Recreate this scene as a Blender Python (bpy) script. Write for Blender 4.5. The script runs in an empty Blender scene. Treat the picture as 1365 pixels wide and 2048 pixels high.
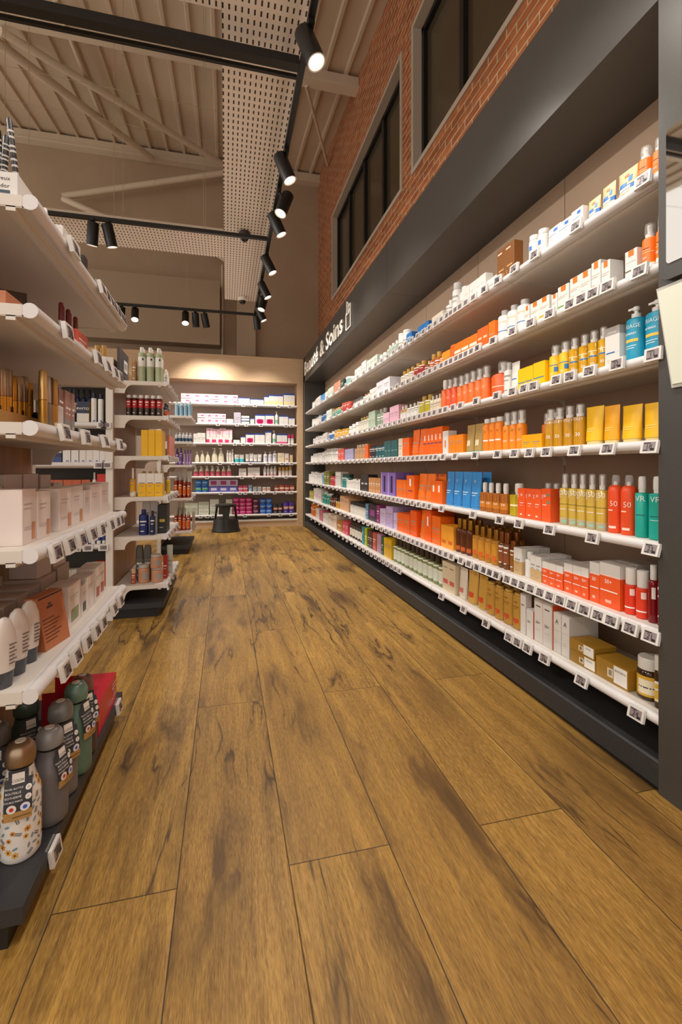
import bpy, math, random
random.seed(7)
C = bpy.context.scene.collection
SC = bpy.context.scene
R = math.radians
# ---------------------------------------------------------------- camera
YAW = R(13.98); SN, CS = math.sin(YAW), math.cos(YAW); FPX = 925.0; HOR = 935.0
cam = bpy.data.cameras.new('camera'); co = bpy.data.objects.new('camera', cam); C.objects.link(co)
co.location = (0, 0, 1.0); co.rotation_euler = (R(90), 0, -YAW)
cam.sensor_fit = 'HORIZONTAL'; cam.sensor_width = 24; cam.lens = FPX*24/1365
cam.shift_y = -(1024-HOR)/1365; cam.clip_start = .02
SC.camera = co
# ---------------------------------------------------------------- world, exposure
W = bpy.data.worlds.new('world'); SC.world = W; W.use_nodes = True
W.node_tree.nodes['Background'].inputs[0].default_value = (1.0, .90, .80, 1)
W.node_tree.nodes['Background'].inputs[1].default_value = 1.15
SC.view_settings.view_transform = 'Standard'; SC.view_settings.look = 'None'
SC.view_settings.exposure = 0.08; SC.view_settings.gamma = 1.0; SC.view_settings.use_curve_mapping = False
WARM = (1.0, .93, .85)
SPOT_W = 50.0
# measured ratios: a photo column is a direction X/Y on the ground plan
def ratio(px): return math.tan(math.atan((px-682.5)/FPX)+YAW)
def z_at(x, y, row): return 1+(HOR-row)*(x*SN+y*CS)/FPX

# ---------------------------------------------------------------- materials
MC = {}
def srgb(h):
    h = h.lstrip('#'); c = [int(h[i:i+2], 16)/255 for i in (0, 2, 4)]
    return [x/12.92 if x <= .04045 else ((x+.055)/1.055)**2.4 for x in c]
def M(hexc, rough=.45, metal=0, alpha=1, emit=0, trans=0, spec=.5):
    k = (hexc, rough, metal, alpha, emit, trans, spec)
    if k in MC: return MC[k]
    m = bpy.data.materials.new('paint_'+hexc.lstrip('#')); m.use_nodes = True
    b = m.node_tree.nodes['Principled BSDF']; c = srgb(hexc)+[1]
    b.inputs['Base Color'].default_value = c; b.inputs['Roughness'].default_value = rough
    b.inputs['Metallic'].default_value = metal; b.inputs['Alpha'].default_value = alpha
    b.inputs['Transmission Weight'].default_value = trans
    b.inputs['Specular IOR Level'].default_value = spec
    if emit:
        b.inputs['Emission Color'].default_value = c; b.inputs['Emission Strength'].default_value = emit
    MC[k] = m; return m
class NT:
    def __init__(s, name, rough=.5):
        s.m = bpy.data.materials.new(name); s.m.use_nodes = True; s.t = s.m.node_tree
        s.b = s.t.nodes['Principled BSDF']; s.b.inputs['Roughness'].default_value = rough
    def n(s, typ, **kw):
        x = s.t.nodes.new(typ)
        for k, v in kw.items(): setattr(x, k, v)
        return x
    def set(s, sock, v):
        if hasattr(v, 'links') or isinstance(v, bpy.types.NodeSocket): s.t.links.new(v, sock)
        else: sock.default_value = v
    def math(s, op, a, b=0.0, c=None):
        x = s.n('ShaderNodeMath', operation=op); s.set(x.inputs[0], a); s.set(x.inputs[1], b)
        if c is not None: s.set(x.inputs[2], c)
        return x.outputs[0]
    def pos(s):
        g = s.n('ShaderNodeNewGeometry'); sp = s.n('ShaderNodeSeparateXYZ'); s.t.links.new(g.outputs['Position'], sp.inputs[0])
        return sp.outputs[0], sp.outputs[1], sp.outputs[2]
    def vec(s, x, y, z):
        c = s.n('ShaderNodeCombineXYZ')
        for i, v in enumerate((x, y, z)): s.set(c.inputs[i], v)
        return c.outputs[0]
    def noise(s, v, scale=1, detail=3, rough=.5, dist=0.0):
        x = s.n('ShaderNodeTexNoise'); s.set(x.inputs['Vector'], v); x.inputs['Scale'].default_value = scale
        x.inputs['Detail'].default_value = detail; x.inputs['Roughness'].default_value = rough; x.inputs['Distortion'].default_value = dist
        return x.outputs['Fac']
    def ramp(s, f, stops):
        r = s.n('ShaderNodeValToRGB'); s.t.links.new(f, r.inputs[0]); e = r.color_ramp.elements
        while len(e) < len(stops): e.new(.5)
        for el, (p, c) in zip(e, stops):
            el.position = p; el.color = (c if isinstance(c, (tuple, list)) else srgb(c))[:3]+[1] if not isinstance(c, tuple) else tuple(c)+(1,)
        return r.outputs[0]
    def lin(s, f, a, b, c=0.0, d=1.0):
        x = s.n('ShaderNodeMapRange'); s.set(x.inputs[0], f)
        for i, v in enumerate((a, b, c, d)): x.inputs[i+1].default_value = v
        return x.outputs[0]
    def mix(s, f, a, b, blend='MIX'):
        x = s.n('ShaderNodeMix', data_type='RGBA', blend_type=blend); s.set(x.inputs[0], f)
        for i, v in ((6, a), (7, b)):
            s.set(x.inputs[i], v if isinstance(v, bpy.types.NodeSocket) else tuple(srgb(v))+(1,))
        return x.outputs[2]
    def color(s, c): s.t.links.new(c, s.b.inputs['Base Color']); return s.m
    def bump(s, h, dist=.002, strength=.5):
        b = s.n('ShaderNodeBump'); b.inputs['Strength'].default_value = strength; b.inputs['Distance'].default_value = dist
        s.t.links.new(h, b.inputs['Height']); s.t.links.new(b.outputs[0], s.b.inputs['Normal'])

def floor_material():
    n = NT('oak_planks', .42); x, y, z = n.pos()
    PW, PL, X0, Y0 = .267, 1.70, -.113, 1.16
    u = n.math('DIVIDE', n.math('SUBTRACT', x, X0), PW); row = n.math('FLOOR', u); fu = n.math('FRACT', u)
    par = n.math('MODULO', n.math('ADD', row, 100.0), 2.0)          # 1 on odd rows
    sh = n.math('MULTIPLY', n.math('SUBTRACT', 1.0, par), .5)
    v = n.math('SUBTRACT', n.math('DIVIDE', n.math('SUBTRACT', y, Y0), PL), sh)
    col = n.math('FLOOR', v); fv = n.math('FRACT', v)
    wn = n.n('ShaderNodeTexWhiteNoise', noise_dimensions='2D'); n.t.links.new(n.vec(row, col, 0.0), wn.inputs['Vector'])
    rnd = wn.outputs['Value']; off = n.math('MULTIPLY', rnd, 57.0)
    wob = n.noise(n.vec(n.math('MULTIPLY', x, 5.0), n.math('MULTIPLY', y, 1.6), off), 1, 2)
    xg = n.math('ADD', x, n.math('MULTIPLY', wob, .06))
    g1 = n.noise(n.vec(n.math('MULTIPLY', xg, 22.0), n.math('MULTIPLY', y, .9), off), 1, 5, .6)
    g2 = n.noise(n.vec(n.math('MULTIPLY', xg, 190.0), n.math('MULTIPLY', y, 9.0), off), 1, 3, .65)
    g3 = n.noise(n.vec(n.math('MULTIPLY', x, 430.0), n.math('MULTIPLY', y, 42.0), off), 1, 2, .6)
    big = n.noise(n.vec(n.math('MULTIPLY', x, 3.5), n.math('MULTIPLY', y, .9), off), 1, 2, .5)
    warp = n.noise(n.vec(n.math('MULTIPLY', x, 16.0), n.math('MULTIPLY', y, 5.0), off), 1, 3)
    xw = n.math('ADD', x, n.math('MULTIPLY', n.math('SUBTRACT', warp, .5), .05))
    blot = n.noise(n.vec(n.math('MULTIPLY', xw, 7.5), n.math('MULTIPLY', y, 1.25), off), 1, 5, .62, .35)
    base = n.ramp(g1, [(.30, '#86652d'), (.46, '#a47e37'), (.58, '#b88e40'), (.74, '#cca250')])
    base = n.mix(n.lin(big, .35, .68, 0, .45), base, '#7a5826')
    base = n.mix(n.lin(g2, .44, .70, 0, .55), base, '#5c4020')
    base = n.mix(n.lin(g3, .48, .74, 0, .5), base, '#d2a95f')
    base = n.mix(n.lin(g3, .28, .47, .55, 0), base, '#5f4322')
    base = n.mix(n.lin(blot, .53, .67, 0, .72), base, '#4d371d')
    base = n.mix(n.lin(blot, .61, .74, 0, .75), base, '#2f2112')
    # knots with a dark heart and a plume along the grain
    vo = n.n('ShaderNodeTexVoronoi', feature='F1'); n.t.links.new(n.vec(n.math('MULTIPLY', xw, 3.4), n.math('MULTIPLY', y, 1.15), off), vo.inputs['Vector'])
    vo.inputs['Scale'].default_value = 1.0
    kd = n.math('ADD', vo.outputs['Distance'], n.math('MULTIPLY', n.math('SUBTRACT', n.noise(n.vec(n.math('MULTIPLY', x, 40.0), n.math('MULTIPLY', y, 11.0), off), 1, 4), .5), .26))
    sp = n.n('ShaderNodeSeparateColor'); n.t.links.new(vo.outputs['Color'], sp.inputs[0]); some = n.math('GREATER_THAN', sp.outputs[0], .58)
    base = n.mix(n.math('MULTIPLY', n.lin(kd, .10, .42, .72, 0), some), base, '#4f381d')
    base = n.mix(n.math('MULTIPLY', n.lin(kd, .03, .14, .9, 0), some), base, '#2a1b0e')
    # cracks
    cn = n.noise(n.vec(n.math('MULTIPLY', xw, 7.0), n.math('MULTIPLY', y, .7), n.math('ADD', off, 3.0)), 1, 4, .55, .4)
    ck = n.math('ABSOLUTE', n.math('SUBTRACT', cn, .5))
    msk = n.lin(n.noise(n.vec(n.math('MULTIPLY', x, 5.0), n.math('MULTIPLY', y, 1.3), n.math('ADD', off, 9.0)), 1, 2), .50, .57, 0, 1)
    base = n.mix(n.math('MULTIPLY', n.lin(ck, .0, .07, .3, 0), msk), base, '#49351c')
    base = n.mix(n.math('MULTIPLY', n.lin(ck, .0, .018, .95, 0), msk), base, '#24160b')
    base = n.mix(n.lin(rnd, 0, 1, 0, .3), base, '#7f5c2d')
    # joints between planks
    ed = n.math('MULTIPLY', n.math('MINIMUM', fu, n.math('SUBTRACT', 1.0, fu)), PW)
    ev = n.math('MULTIPLY', n.math('MINIMUM', fv, n.math('SUBTRACT', 1.0, fv)), PL)
    e = n.math('MINIMUM', ed, ev)
    base = n.mix(n.lin(e, .0005, .0024, .9, 0), base, '#25170b')
    n.color(base)
    hgt = n.math('ADD', n.math('MULTIPLY', g2, .3), n.lin(e, 0, .003, 0, 1))
    n.bump(hgt, .0015, .35)
    n.t.links.new(n.lin(g2, .3, .8, .36, .55), n.b.inputs['Roughness'])
    return n.m
def brick_material():
    n = NT('brick', .85); x, y, z = n.pos()
    v = n.vec(n.math('ADD', y, x), z, 0.0)
    b = n.n('ShaderNodeTexBrick'); n.t.links.new(v, b.inputs['Vector'])
    b.inputs['Color1'].default_value = tuple(srgb('#b86f3e'))+(1,); b.inputs['Color2'].default_value = tuple(srgb('#96552e'))+(1,)
    b.inputs['Mortar'].default_value = tuple(srgb('#cfb391'))+(1,)
    b.inputs['Scale'].default_value = 1; b.inputs['Brick Width'].default_value = .2; b.inputs['Row Height'].default_value = .064
    b.inputs['Mortar Size'].default_value = .0065; b.inputs['Mortar Smooth'].default_value = .3
    nz = n.noise(n.vec(n.math('MULTIPLY', y, 14.0), n.math('MULTIPLY', z, 30.0), x), 1, 4)
    c = n.mix(n.lin(nz, .45, .75, 0, .55), b.outputs['Color'], '#6e3c22')
    c = n.mix(n.lin(nz, .2, .42, .4, 0), c, '#b98563')
    n.bump(n.math('ADD', n.math('SUBTRACT', 1.0, b.outputs['Fac']), n.math('MULTIPLY', nz, .5)), .008, .8)
    return n.color(c)
def wood_material(name, c0, c1, axis='z', rough=.5):
    n = NT(name, rough); x, y, z = n.pos()
    a = n.math('ADD', x, y)
    if axis == 'z': v = n.vec(n.math('MULTIPLY', a, 30.0), n.math('MULTIPLY', z, 1.6), 0.0); w = n.vec(n.math('MULTIPLY', a, 160.0), n.math('MULTIPLY', z, 6.0), 0.0)
    else: v = n.vec(n.math('MULTIPLY', z, 30.0), n.math('MULTIPLY', a, 1.6), 0.0); w = n.vec(n.math('MULTIPLY', z, 160.0), n.math('MULTIPLY', a, 6.0), 0.0)
    g = n.math('ADD', n.math('MULTIPLY', n.noise(v, 1, 4), .6), n.math('MULTIPLY', n.noise(w, 1, 2), .4))
    return n.color(n.ramp(g, [(.32, c0), (.68, c1)]))
def plaster_material(name, c0, c1, rough=.85, sc=1.2):
    n = NT(name, rough); x, y, z = n.pos()
    g = n.noise(n.vec(x, y, z), sc, 5, .6)
    f = n.noise(n.vec(x, y, z), 160, 2)
    n.bump(f, .001, .15)
    return n.color(n.ramp(g, [(.35, c0), (.65, c1)]))
def slot_material():
    n = NT('slotted_white_metal', .5); x, y, z = n.pos()
    PX, PY = .034, .060
    u = n.math('FRACT', n.math('DIVIDE', x, PX)); r = n.math('FLOOR', n.math('DIVIDE', x, PX))
    v = n.math('FRACT', n.math('ADD', n.math('DIVIDE', y, PY), n.math('MULTIPLY', n.math('MODULO', n.math('ADD', r, 1000.0), 2.0), 0.0)))
    a = n.math('LESS_THAN', n.math('ABSOLUTE', n.math('SUBTRACT', u, .5)), .14)
    b = n.math('LESS_THAN', n.math('ABSOLUTE', n.math('SUBTRACT', v, .5)), .27)
    return n.color(n.mix(n.math('MULTIPLY', a, b), '#efe4d6', '#2a2018'))
def speckle_material(name, c0, c1, rough=.5, sc=900):
    n = NT(name, rough); x, y, z = n.pos()
    g = n.noise(n.vec(x, y, z), sc, 1)
    return n.color(n.ramp(g, [(.4, c0), (.7, c1)]))
FLOOR = floor_material(); BRICK = brick_material(); SLOT = slot_material()
OAK = wood_material('oak_panel', '#8a6440', '#a67d54'); PALE = wood_material('pale_wood_trim', '#c4a481', '#cfb08d', 'x', .45)
TAUPE = plaster_material('taupe_panel', '#a68d76', '#b0967e', .55, 2); WALLP = plaster_material('beige_wall_paint', '#a68f77', '#ae977f')
DECK = plaster_material('ceiling_deck_paint', '#c6b49d', '#cfbda6', .7); STEEL = plaster_material('steel_beam_paint', '#cdbca6', '#d4c4ae', .6)
DARK = speckle_material('dark_grey_laminate', '#3f3d3a', '#4b4946', .34); BLACK = M('#141312', .45)
PLINTH = speckle_material('charcoal_plinth', '#26272a', '#3a3b3d', .5, 500)
SHELF = M('#d9d2c8', .45); RAIL = M('#dddbdb', .3); REVEAL = M('#b9ab9a', .6); GLASSREFL = M('#4a4030', .16, spec=.4)  # window pane brown has the ceiling reflection painted into its base colour
CLEAR = M('#f4f4f2', .12, alpha=.2); WHITE = M('#dedcd8', .4); SCREEN = M('#8f8586', .35); INK = M('#1d1a1c', .5)

# ---------------------------------------------------------------- mesh building
TXT = {}
def glyphs(s, bold=0.0):
    if s in TXT: return TXT[s]
    cu = bpy.data.curves.new('text', 'FONT'); cu.body = s; cu.align_x = 'CENTER'; cu.align_y = 'CENTER'; cu.resolution_u = 2; cu.offset = bold
    o = bpy.data.objects.new('text', cu); C.objects.link(o)
    bpy.context.view_layer.update()
    me = bpy.data.meshes.new_from_object(o.evaluated_get(bpy.context.evaluated_depsgraph_get()))
    v = [tuple(p.co[:2]) for p in me.vertices]; f = [tuple(p.vertices) for p in me.polygons]
    bpy.data.objects.remove(o); bpy.data.curves.remove(cu); bpy.data.meshes.remove(me)
    TXT[s] = (v, f); return TXT[s]
class MB:
    def __init__(s): s.v = []; s.f = []; s.m = []; s.mats = []
    def mi(s, m):
        if m not in s.mats: s.mats.append(m)
        return s.mats.index(m)
    def add(s, vs, fs, m):
        o = len(s.v); s.v += [tuple(p) for p in vs]; k = s.mi(m)
        for f in fs: s.f.append(tuple(i+o for i in f)); s.m.append(k)
    def quad(s, a, b, c, d, m): s.add([a, b, c, d], [(0, 1, 2, 3)], m)
    def box(s, x0, x1, y0, y1, z0, z1, m, top=None, front=None, side=None):
        o = len(s.v)
        s.v += [(x0, y0, z0), (x1, y0, z0), (x1, y1, z0), (x0, y1, z0), (x0, y0, z1), (x1, y0, z1), (x1, y1, z1), (x0, y1, z1)]
        for f, mm in (((0, 3, 2, 1), m), ((4, 5, 6, 7), top or m), ((0, 1, 5, 4), front or m), ((1, 2, 6, 5), side or m), ((2, 3, 7, 6), m), ((3, 0, 4, 7), side or m)):
            s.f.append(tuple(i+o for i in f)); s.m.append(s.mi(mm))
        return s
    def rings(s, rings, mats, cap0=True, cap1=True):
        o = len(s.v); n = len(rings[0])
        for r in rings: s.v += [tuple(p) for p in r]
        for i in range(len(rings)-1):
            k = s.mi(mats[i] if isinstance(mats, (list, tuple)) else mats)
            for j in range(n):
                a = o+i*n+j; b = o+i*n+(j+1) % n
                s.f.append((a, b, b+n, a+n)); s.m.append(k)
        m0 = mats[0] if isinstance(mats, (list, tuple)) else mats; m1 = mats[-1] if isinstance(mats, (list, tuple)) else mats
        if cap0: s.f.append(tuple(o+j for j in range(n-1, -1, -1))); s.m.append(s.mi(m0))
        if cap1: s.f.append(tuple(o+(len(rings)-1)*n+j for j in range(n))); s.m.append(s.mi(m1))
        return s
    def lathe(s, prof, mats, seg=16, sx=1, sy=1, cx=0, cy=0, z=0):
        rs = []
        for r, h in prof: rs.append([(cx+r*sx*math.cos(2*math.pi*j/seg), cy+r*sy*math.sin(2*math.pi*j/seg), z+h) for j in range(seg)])
        return s.rings(rs, mats)
    def rod(s, p, q, r, m, seg=10, r2=None):
        from mathutils import Vector
        p = Vector(p); q = Vector(q); d = (q-p).normalized(); a = d.orthogonal().normalized(); b = d.cross(a)
        rr = [[c+(a*math.cos(2*math.pi*j/seg)+b*math.sin(2*math.pi*j/seg))*t for j in range(seg)] for c, t in ((p, r), (q, r if r2 is None else r2))]
        return s.rings(rr, m)
    def sweep(s, pts, r, m, seg=8):
        from mathutils import Vector
        pts = [Vector(p) for p in pts]; rs = []; a = None
        for i, p in enumerate(pts):
            d = (pts[min(i+1, len(pts)-1)]-pts[max(i-1, 0)]).normalized()
            if a is None: a = d.orthogonal().normalized()
            a = (a-d*a.dot(d)).normalized(); b = d.cross(a)
            rs.append([p+(a*math.cos(2*math.pi*j/seg)+b*math.sin(2*math.pi*j/seg))*r for j in range(seg)])
        return s.rings(rs, m)
    def prism(s, poly, axis, t0, t1, m):          # polygon in the other two axes, extruded along axis
        def P(a, b, t): return {'x': (t, a, b), 'y': (a, t, b), 'z': (a, b, t)}[axis]
        return s.rings([[P(a, b, t0) for a, b in poly], [P(a, b, t1) for a, b in poly]], m)
    def text(s, st, m, fn, size, cx=0, cz=0, rot=0):
        v, f = glyphs(st); c, n = math.cos(rot), math.sin(rot)
        s.add([fn(cx+(a*c-b*n)*size, cz+(a*n+b*c)*size) for a, b in v], f, m)
    def merge(s, o):
        k = len(s.v); s.v += o.v
        for f, mi in zip(o.f, o.m): s.f.append(tuple(i+k for i in f)); s.m.append(s.mi(o.mats[mi]))
    def mesh(s, name, smooth=True):
        me = bpy.data.meshes.new(name); me.from_pydata(s.v, [], s.f)
        for m in s.mats: me.materials.append(m)
        me.polygons.foreach_set('material_index', s.m)
        if smooth:
            me.polygons.foreach_set('use_smooth', [True]*len(s.f)); me.update(); me.set_sharp_from_angle(angle=R(38))
        me.update(); return me
    def build(s, name, parent=None, smooth=True, loc=None):
        o = bpy.data.objects.new(name, s.mesh(name, smooth)); C.objects.link(o); o.parent = parent
        if loc: o.location = loc
        return o
USED = {}
def tag(o, label=None, cat=None, group=None, kind=None):
    if label:
        w = label.split()
        if len(w) > 16 or len(w) < 4: print('LABEL LENGTH', len(w), label)
        if label in USED and kind is None: print('DUPLICATE LABEL', label)
        USED[label] = 1; o['label'] = label
    if cat: o['category'] = cat
    if group: o['group'] = group
    if kind: o['kind'] = kind
    return o
def thing(name, label, cat, loc=(0, 0, 0), rz=0, group=None):
    o = bpy.data.objects.new(name, None); C.objects.link(o); o.location = loc; o.rotation_euler = (0, 0, rz); o.empty_display_size = .05
    return tag(o, label, cat, group)
def structure(name, mb, smooth=False): return tag(mb.build(name, None, smooth), kind='structure')
ONES = 'first second third fourth fifth sixth seventh eighth ninth tenth eleventh twelfth thirteenth fourteenth fifteenth sixteenth seventeenth eighteenth nineteenth'.split()
def ordinal(i):
    if i <= 19: return ONES[i-1]
    t, u = divmod(i, 10); tens = {2: 'twent', 3: 'thirt', 4: 'fort', 5: 'fift', 6: 'sixt'}[t]
    return tens+'ieth' if u == 0 else tens+'y-'+ONES[u-1]
NUM = 'no one two three four five six seven eight nine ten eleven twelve thirteen fourteen fifteen sixteen'.split()

# ---------------------------------------------------------------- geometry of the place (metres)
XR, XB, XBR = 1.287, 1.63, 1.64          # front plane of the wall unit, its back panel, the brick wall
BAY, Y_NEAR, Y_FAR = .815, 1.14, 7.70
YU, YW = 7.84, 8.30                      # front of the unit at the back, back wall
CZ = lambda y: 5.87+.12*(y-4.56)          # the deck rises toward the back wall
# ---------------------------------------------------------------- lamps (position, aim, watts); heads in view are built with the tracks
TX, TZ = .43, 3.32
HEADS = [  # x, y, aim, watts, description
 ('main', .41, 2.40, (.30, -.25, -.92), 60), ('main', .40, 3.40, (.36, -.12, -.92), 70),
 ('main', .49, 3.87, (-.34, -.20, -.92), 110), ('main', .425, 4.20, (.40, -.05, -.9), 80),
 ('main', .426, 5.06, (.42, -.12, -.9), 95), ('main', .44, 5.80, (.42, -.1, -.9), 95),
 ('main', .495, 6.26, (-.25, -.2, -.92), 90), ('main', .46, 6.72, (.45, -.05, -.9), 95), ('main', .45, 7.10, (.12, .27, -.93), 110),
 ('main', .43, 1.55, (.40, .05, -.9), 50), ('main', .43, .75, (.42, .25, -.9), 60), ('main', .43, 1.1, (-.42, .12, -.9), 70), ('main', .43, -.2, (-.3, .55, -.8), 50), ('main', .43, -.6, (.1, .5, -.85), 40),  # unseen spots added along the aisle track for even light, no heads
 ('middle', -1.21, 4.77, (-.12, .25, -.95), 70), ('middle', -1.08, 4.77, (.18, .22, -.95), 70),
 ('far', -1.45, 7.18, (-.1, .2, -.95), 30), ('far', -1.27, 7.18, (.05, -.45, -.88), 60), ('far', -.58, 7.18, (.02, -.45, -.88), 60),
 ('far', -.44, 7.18, (.05, .36, -.92), 120), ('far', -.31, 7.18, (.2, .34, -.92), 120)]
def spot_lamp(loc, aim, watts):
    from mathutils import Vector
    l = bpy.data.lights.new('spot', 'SPOT'); l.energy = watts*SPOT_W/60; l.color = WARM; l.spot_size = R(84); l.spot_blend = .85; l.shadow_soft_size = .05
    o = bpy.data.objects.new('spot', l); C.objects.link(o); o.location = loc
    o.rotation_euler = Vector(aim).to_track_quat('-Z', 'Y').to_euler(); return o

# ---------------------------------------------------------------- the room
structure('floor', MB().box(-5.5, 2.1, -2.5, YW+.1, -.1, 0, FLOOR))
structure('wall_back', MB().box(-5.5, 2.1, YW, YW+.2, 0, 6.6, WALLP))
b = MB(); WIN = [(4.15, 7.16), (.92, 3.91)]; WZ0, WZ1 = 3.64, 4.99
b.box(XBR, XBR+.3, -2.5, YW, 0, WZ0, BRICK); b.box(XBR, XBR+.3, -2.5, YW, WZ1, 6.5, BRICK)
for y0, y1 in ((-2.5, .92), (3.91, 4.15), (7.16, YW)): b.box(XBR, XBR+.3, y0, y1, WZ0, WZ1, BRICK)
structure('wall_right', b)
# corrugated deck: ribs run along the depth of the shop
b = MB(); x = -5.5; prof = []
while x < 2.0:
    prof += [(x, 0), (x+.20, 0), (x+.215, -.035), (x+.25, -.035), (x+.265, 0)]; x += .27
for (xa, za), (xb, zb) in zip(prof, prof[1:]): b.quad((xa, -2.5, za+CZ(-2.5)), (xa, YW, za+CZ(YW)), (xb, YW, zb+CZ(YW)), (xb, -2.5, zb+CZ(-2.5)), DECK)
structure('ceiling', b)
# timber-look beams under the deck, and the pale column and boxed-out band on the back wall
for i, y in enumerate((8.22, 5.71, 3.2, .7)):
    m = MB(); m.box(-5.3, XBR, y-.05, y+.05, CZ(y)-.17, CZ(y)-.042, STEEL); m.box(-5.3, XBR, y-.075, y+.075, CZ(y)-.20, CZ(y)-.17, STEEL)
    structure('beam_%d' % (i+1), m)
structure('column_back', MB().box(.18, .50, YW-.14, YW, 2.86, 3.95, M('#b09c86', .7)))
structure('bulkhead', MB().box(-5.3, -.10, YW-.30, YW, 3.05, 4.12, M('#a08c75', .75)))
def pipe(label, pts, r, name='roof_brace', cat='brace', m=STEEL):
    return tag(MB().sweep(pts, r, m, 10).build(name), label, cat)
pipe('pale tubular roof brace running diagonally up to the beam, longer of two', [(-2.38, 5.77, 5.74), (-.02, 7.95, 6.04)], .045)
pipe('pale tubular roof brace crossing beneath the deck toward the left', [(-2.6, 5.80, 5.75), (-1.18, 8.1, 6.06)], .055)
pipe('thin flat roof strut crossing both tubular braces under the deck', [(-1.70, 5.3, 5.80), (-1.72, 7.3, 6.0)], .03)
pipe('pale sloping tube from the beam down the back wall', [(.0, 8.0, 5.95), (-2.46, 8.0, 5.2)], .05)
pipe('short pale tube descending from the low end of the sloping tube', [(-2.46, 8.0, 5.17), (-1.2, 8.0, 4.72)], .05)
pipe('slim brace tube beneath the deck between two beams by brick wall', [(.98, 5.75, 5.80), (1.62, 7.4, 5.95)], .02)
pipe('slim pale brace tube above the perforated cross panel', [(-.85, 8.0, 4.95), (.05, 8.0, 4.45)], .04)
pipe('slim grey pipe running vertically beside the pale back wall column', [(-.06, YW-.05, 2.87), (-.06, YW-.05, 4.5)], .02, 'wall_pipe', 'pipe')
# windows in the brick wall
for i, (y0, y1) in enumerate(WIN):
    w = bpy.data.objects.new('window_%d' % (i+1), None); C.objects.link(w); tag(w, kind='structure')
    m = MB(); e = .045
    m.box(XBR-.012, XBR+.12, y0, y0+e, WZ0, WZ1, REVEAL); m.box(XBR-.012, XBR+.12, y1-e, y1, WZ0, WZ1, REVEAL)
    m.box(XBR-.012, XBR+.12, y0+e, y1-e, WZ0, WZ0+e, REVEAL); m.box(XBR-.012, XBR+.12, y0+e, y1-e, WZ1-e, WZ1, REVEAL)
    m.build('window_reveal', w, False)
    m = MB(); a, c, z0, z1, t = y0+e, y1-e, WZ0+e, WZ1-e, .045; n = 4
    m.box(XBR+.07, XBR+.14, a, a+t, z0, z1, BLACK); m.box(XBR+.07, XBR+.14, c-t, c, z0, z1, BLACK)
    m.box(XBR+.07, XBR+.14, a, c, z0, z0+t, BLACK); m.box(XBR+.07, XBR+.14, a, c, z1-t, z1, BLACK)
    for k in range(1, n): yy = a+(c-a)*k/n; m.box(XBR+.07, XBR+.14, yy-.03, yy+.03, z0, z1, BLACK)
    m.build('window_frame', w, False)
    for k in range(n):
        q0 = a+(c-a)*k/n; q1 = a+(c-a)*(k+1)/n
        MB().box(XBR+.11, XBR+.12, q0+.02, q1-.02, z0+.02, z1-.02, GLASSREFL).build('window_pane', w, False)

# ---------------------------------------------------------------- wall unit on the brick side
u = thing('wall_display_unit', 'long charcoal framed wall shelving unit with deep header along the brick wall', 'shelving unit', (XR, Y_NEAR, 0))
def part(name, m, p, smooth=False):
    o = m.build(name, p, smooth); o.location = (-p.location.x, -p.location.y, -p.location.z)
    if p.rotation_euler.z: raise ValueError
    return o
part('near_post', MB().box(XR, XB, 1.065, Y_NEAR, 0, 2.86, DARK), u)
part('far_post', MB().box(XR, XB, Y_FAR, Y_FAR+.09, 0, 2.86, DARK), u)
m = MB(); m.box(XR+.012, XB, Y_NEAR, Y_FAR, .0, .018, BLACK); m.box(XR, XB, Y_NEAR, Y_FAR, .018, .092, PLINTH); m.prism([(XR, .092), (XB, .092), (XB, .098), (XR+.006, .098)], 'y', Y_NEAR, Y_FAR, PLINTH)
# prism runs over (x, z) for axis y
part('plinth', m, u)
ys = [1.065, 3.60, 5.235, Y_FAR+.09]
for a, c in zip(ys, ys[1:]):
    part('header_panel', MB().box(XR, XR+.022, a+.0015, c-.0015, 2.434, 2.853, DARK), u)
    part('soffit_panel', MB().box(XR+.022, XB, a+.0015, c-.0015, 2.434, 2.456, DARK), u)
part('header_top', MB().box(XR+.022, XBR-.005, 1.065, Y_FAR+.09, 2.80, 2.82, DARK), u)
for k in range(8):
    y0 = Y_NEAR+BAY*k; part('back_panel', MB().box(XB, XB+.009, y0+.002, min(y0+BAY, Y_FAR)-.002, .02, 2.45, TAUPE), u)
part('backing', MB().box(XB+.009, XBR-.001, 1.065, Y_FAR+.09, .02, 2.45, BLACK), u)

RZ = [1.915, 1.632, 1.355, 1.082, .765, .494, .228]       # shelf tops, from the top down
def bracket_mesh(x, D, deep, tall):
    m = MB(); pts = [(0, -.004), (0, -.026), (D*deep, -.028)]
    for k in range(7): t = k/6*math.pi/2; pts.append((D*deep+.05*math.sin(t), -.028-(tall-.028)*(1-math.cos(t))))
    pts += [(D, -tall), (D, -.004)]
    m.prism([(p[0], p[1]) for p in pts], 'x', x, x+.005, SHELF); return m
def shelf(label, L, D, loc, rz, group, deep=.72, tall=.075, ends=True):
    s = thing('display_shelf', label, 'shelf', loc, rz, group)
    MB().box(-L/2+.001, L/2-.001, .0, D, -.024, 0, SHELF).build('board', s, False)
    m = MB(); m.rod((-L/2+.002, -.014, -.012), (L/2-.002, -.014, -.012), .0165, RAIL, 14); m.box(-L/2+.006, L/2-.006, -.010, -.0005, -.026, .001, RAIL); m.build('price_rail', s)
    MB().box(-L/2+.002, L/2-.002, .012, .03, -.034, -.024, SHELF).build('front_stiffener', s, False)
    for x in (-L/2+.002, L/2-.008): bracket_mesh(x, D, deep, tall).build('bracket', s, False)
    return s
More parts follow.
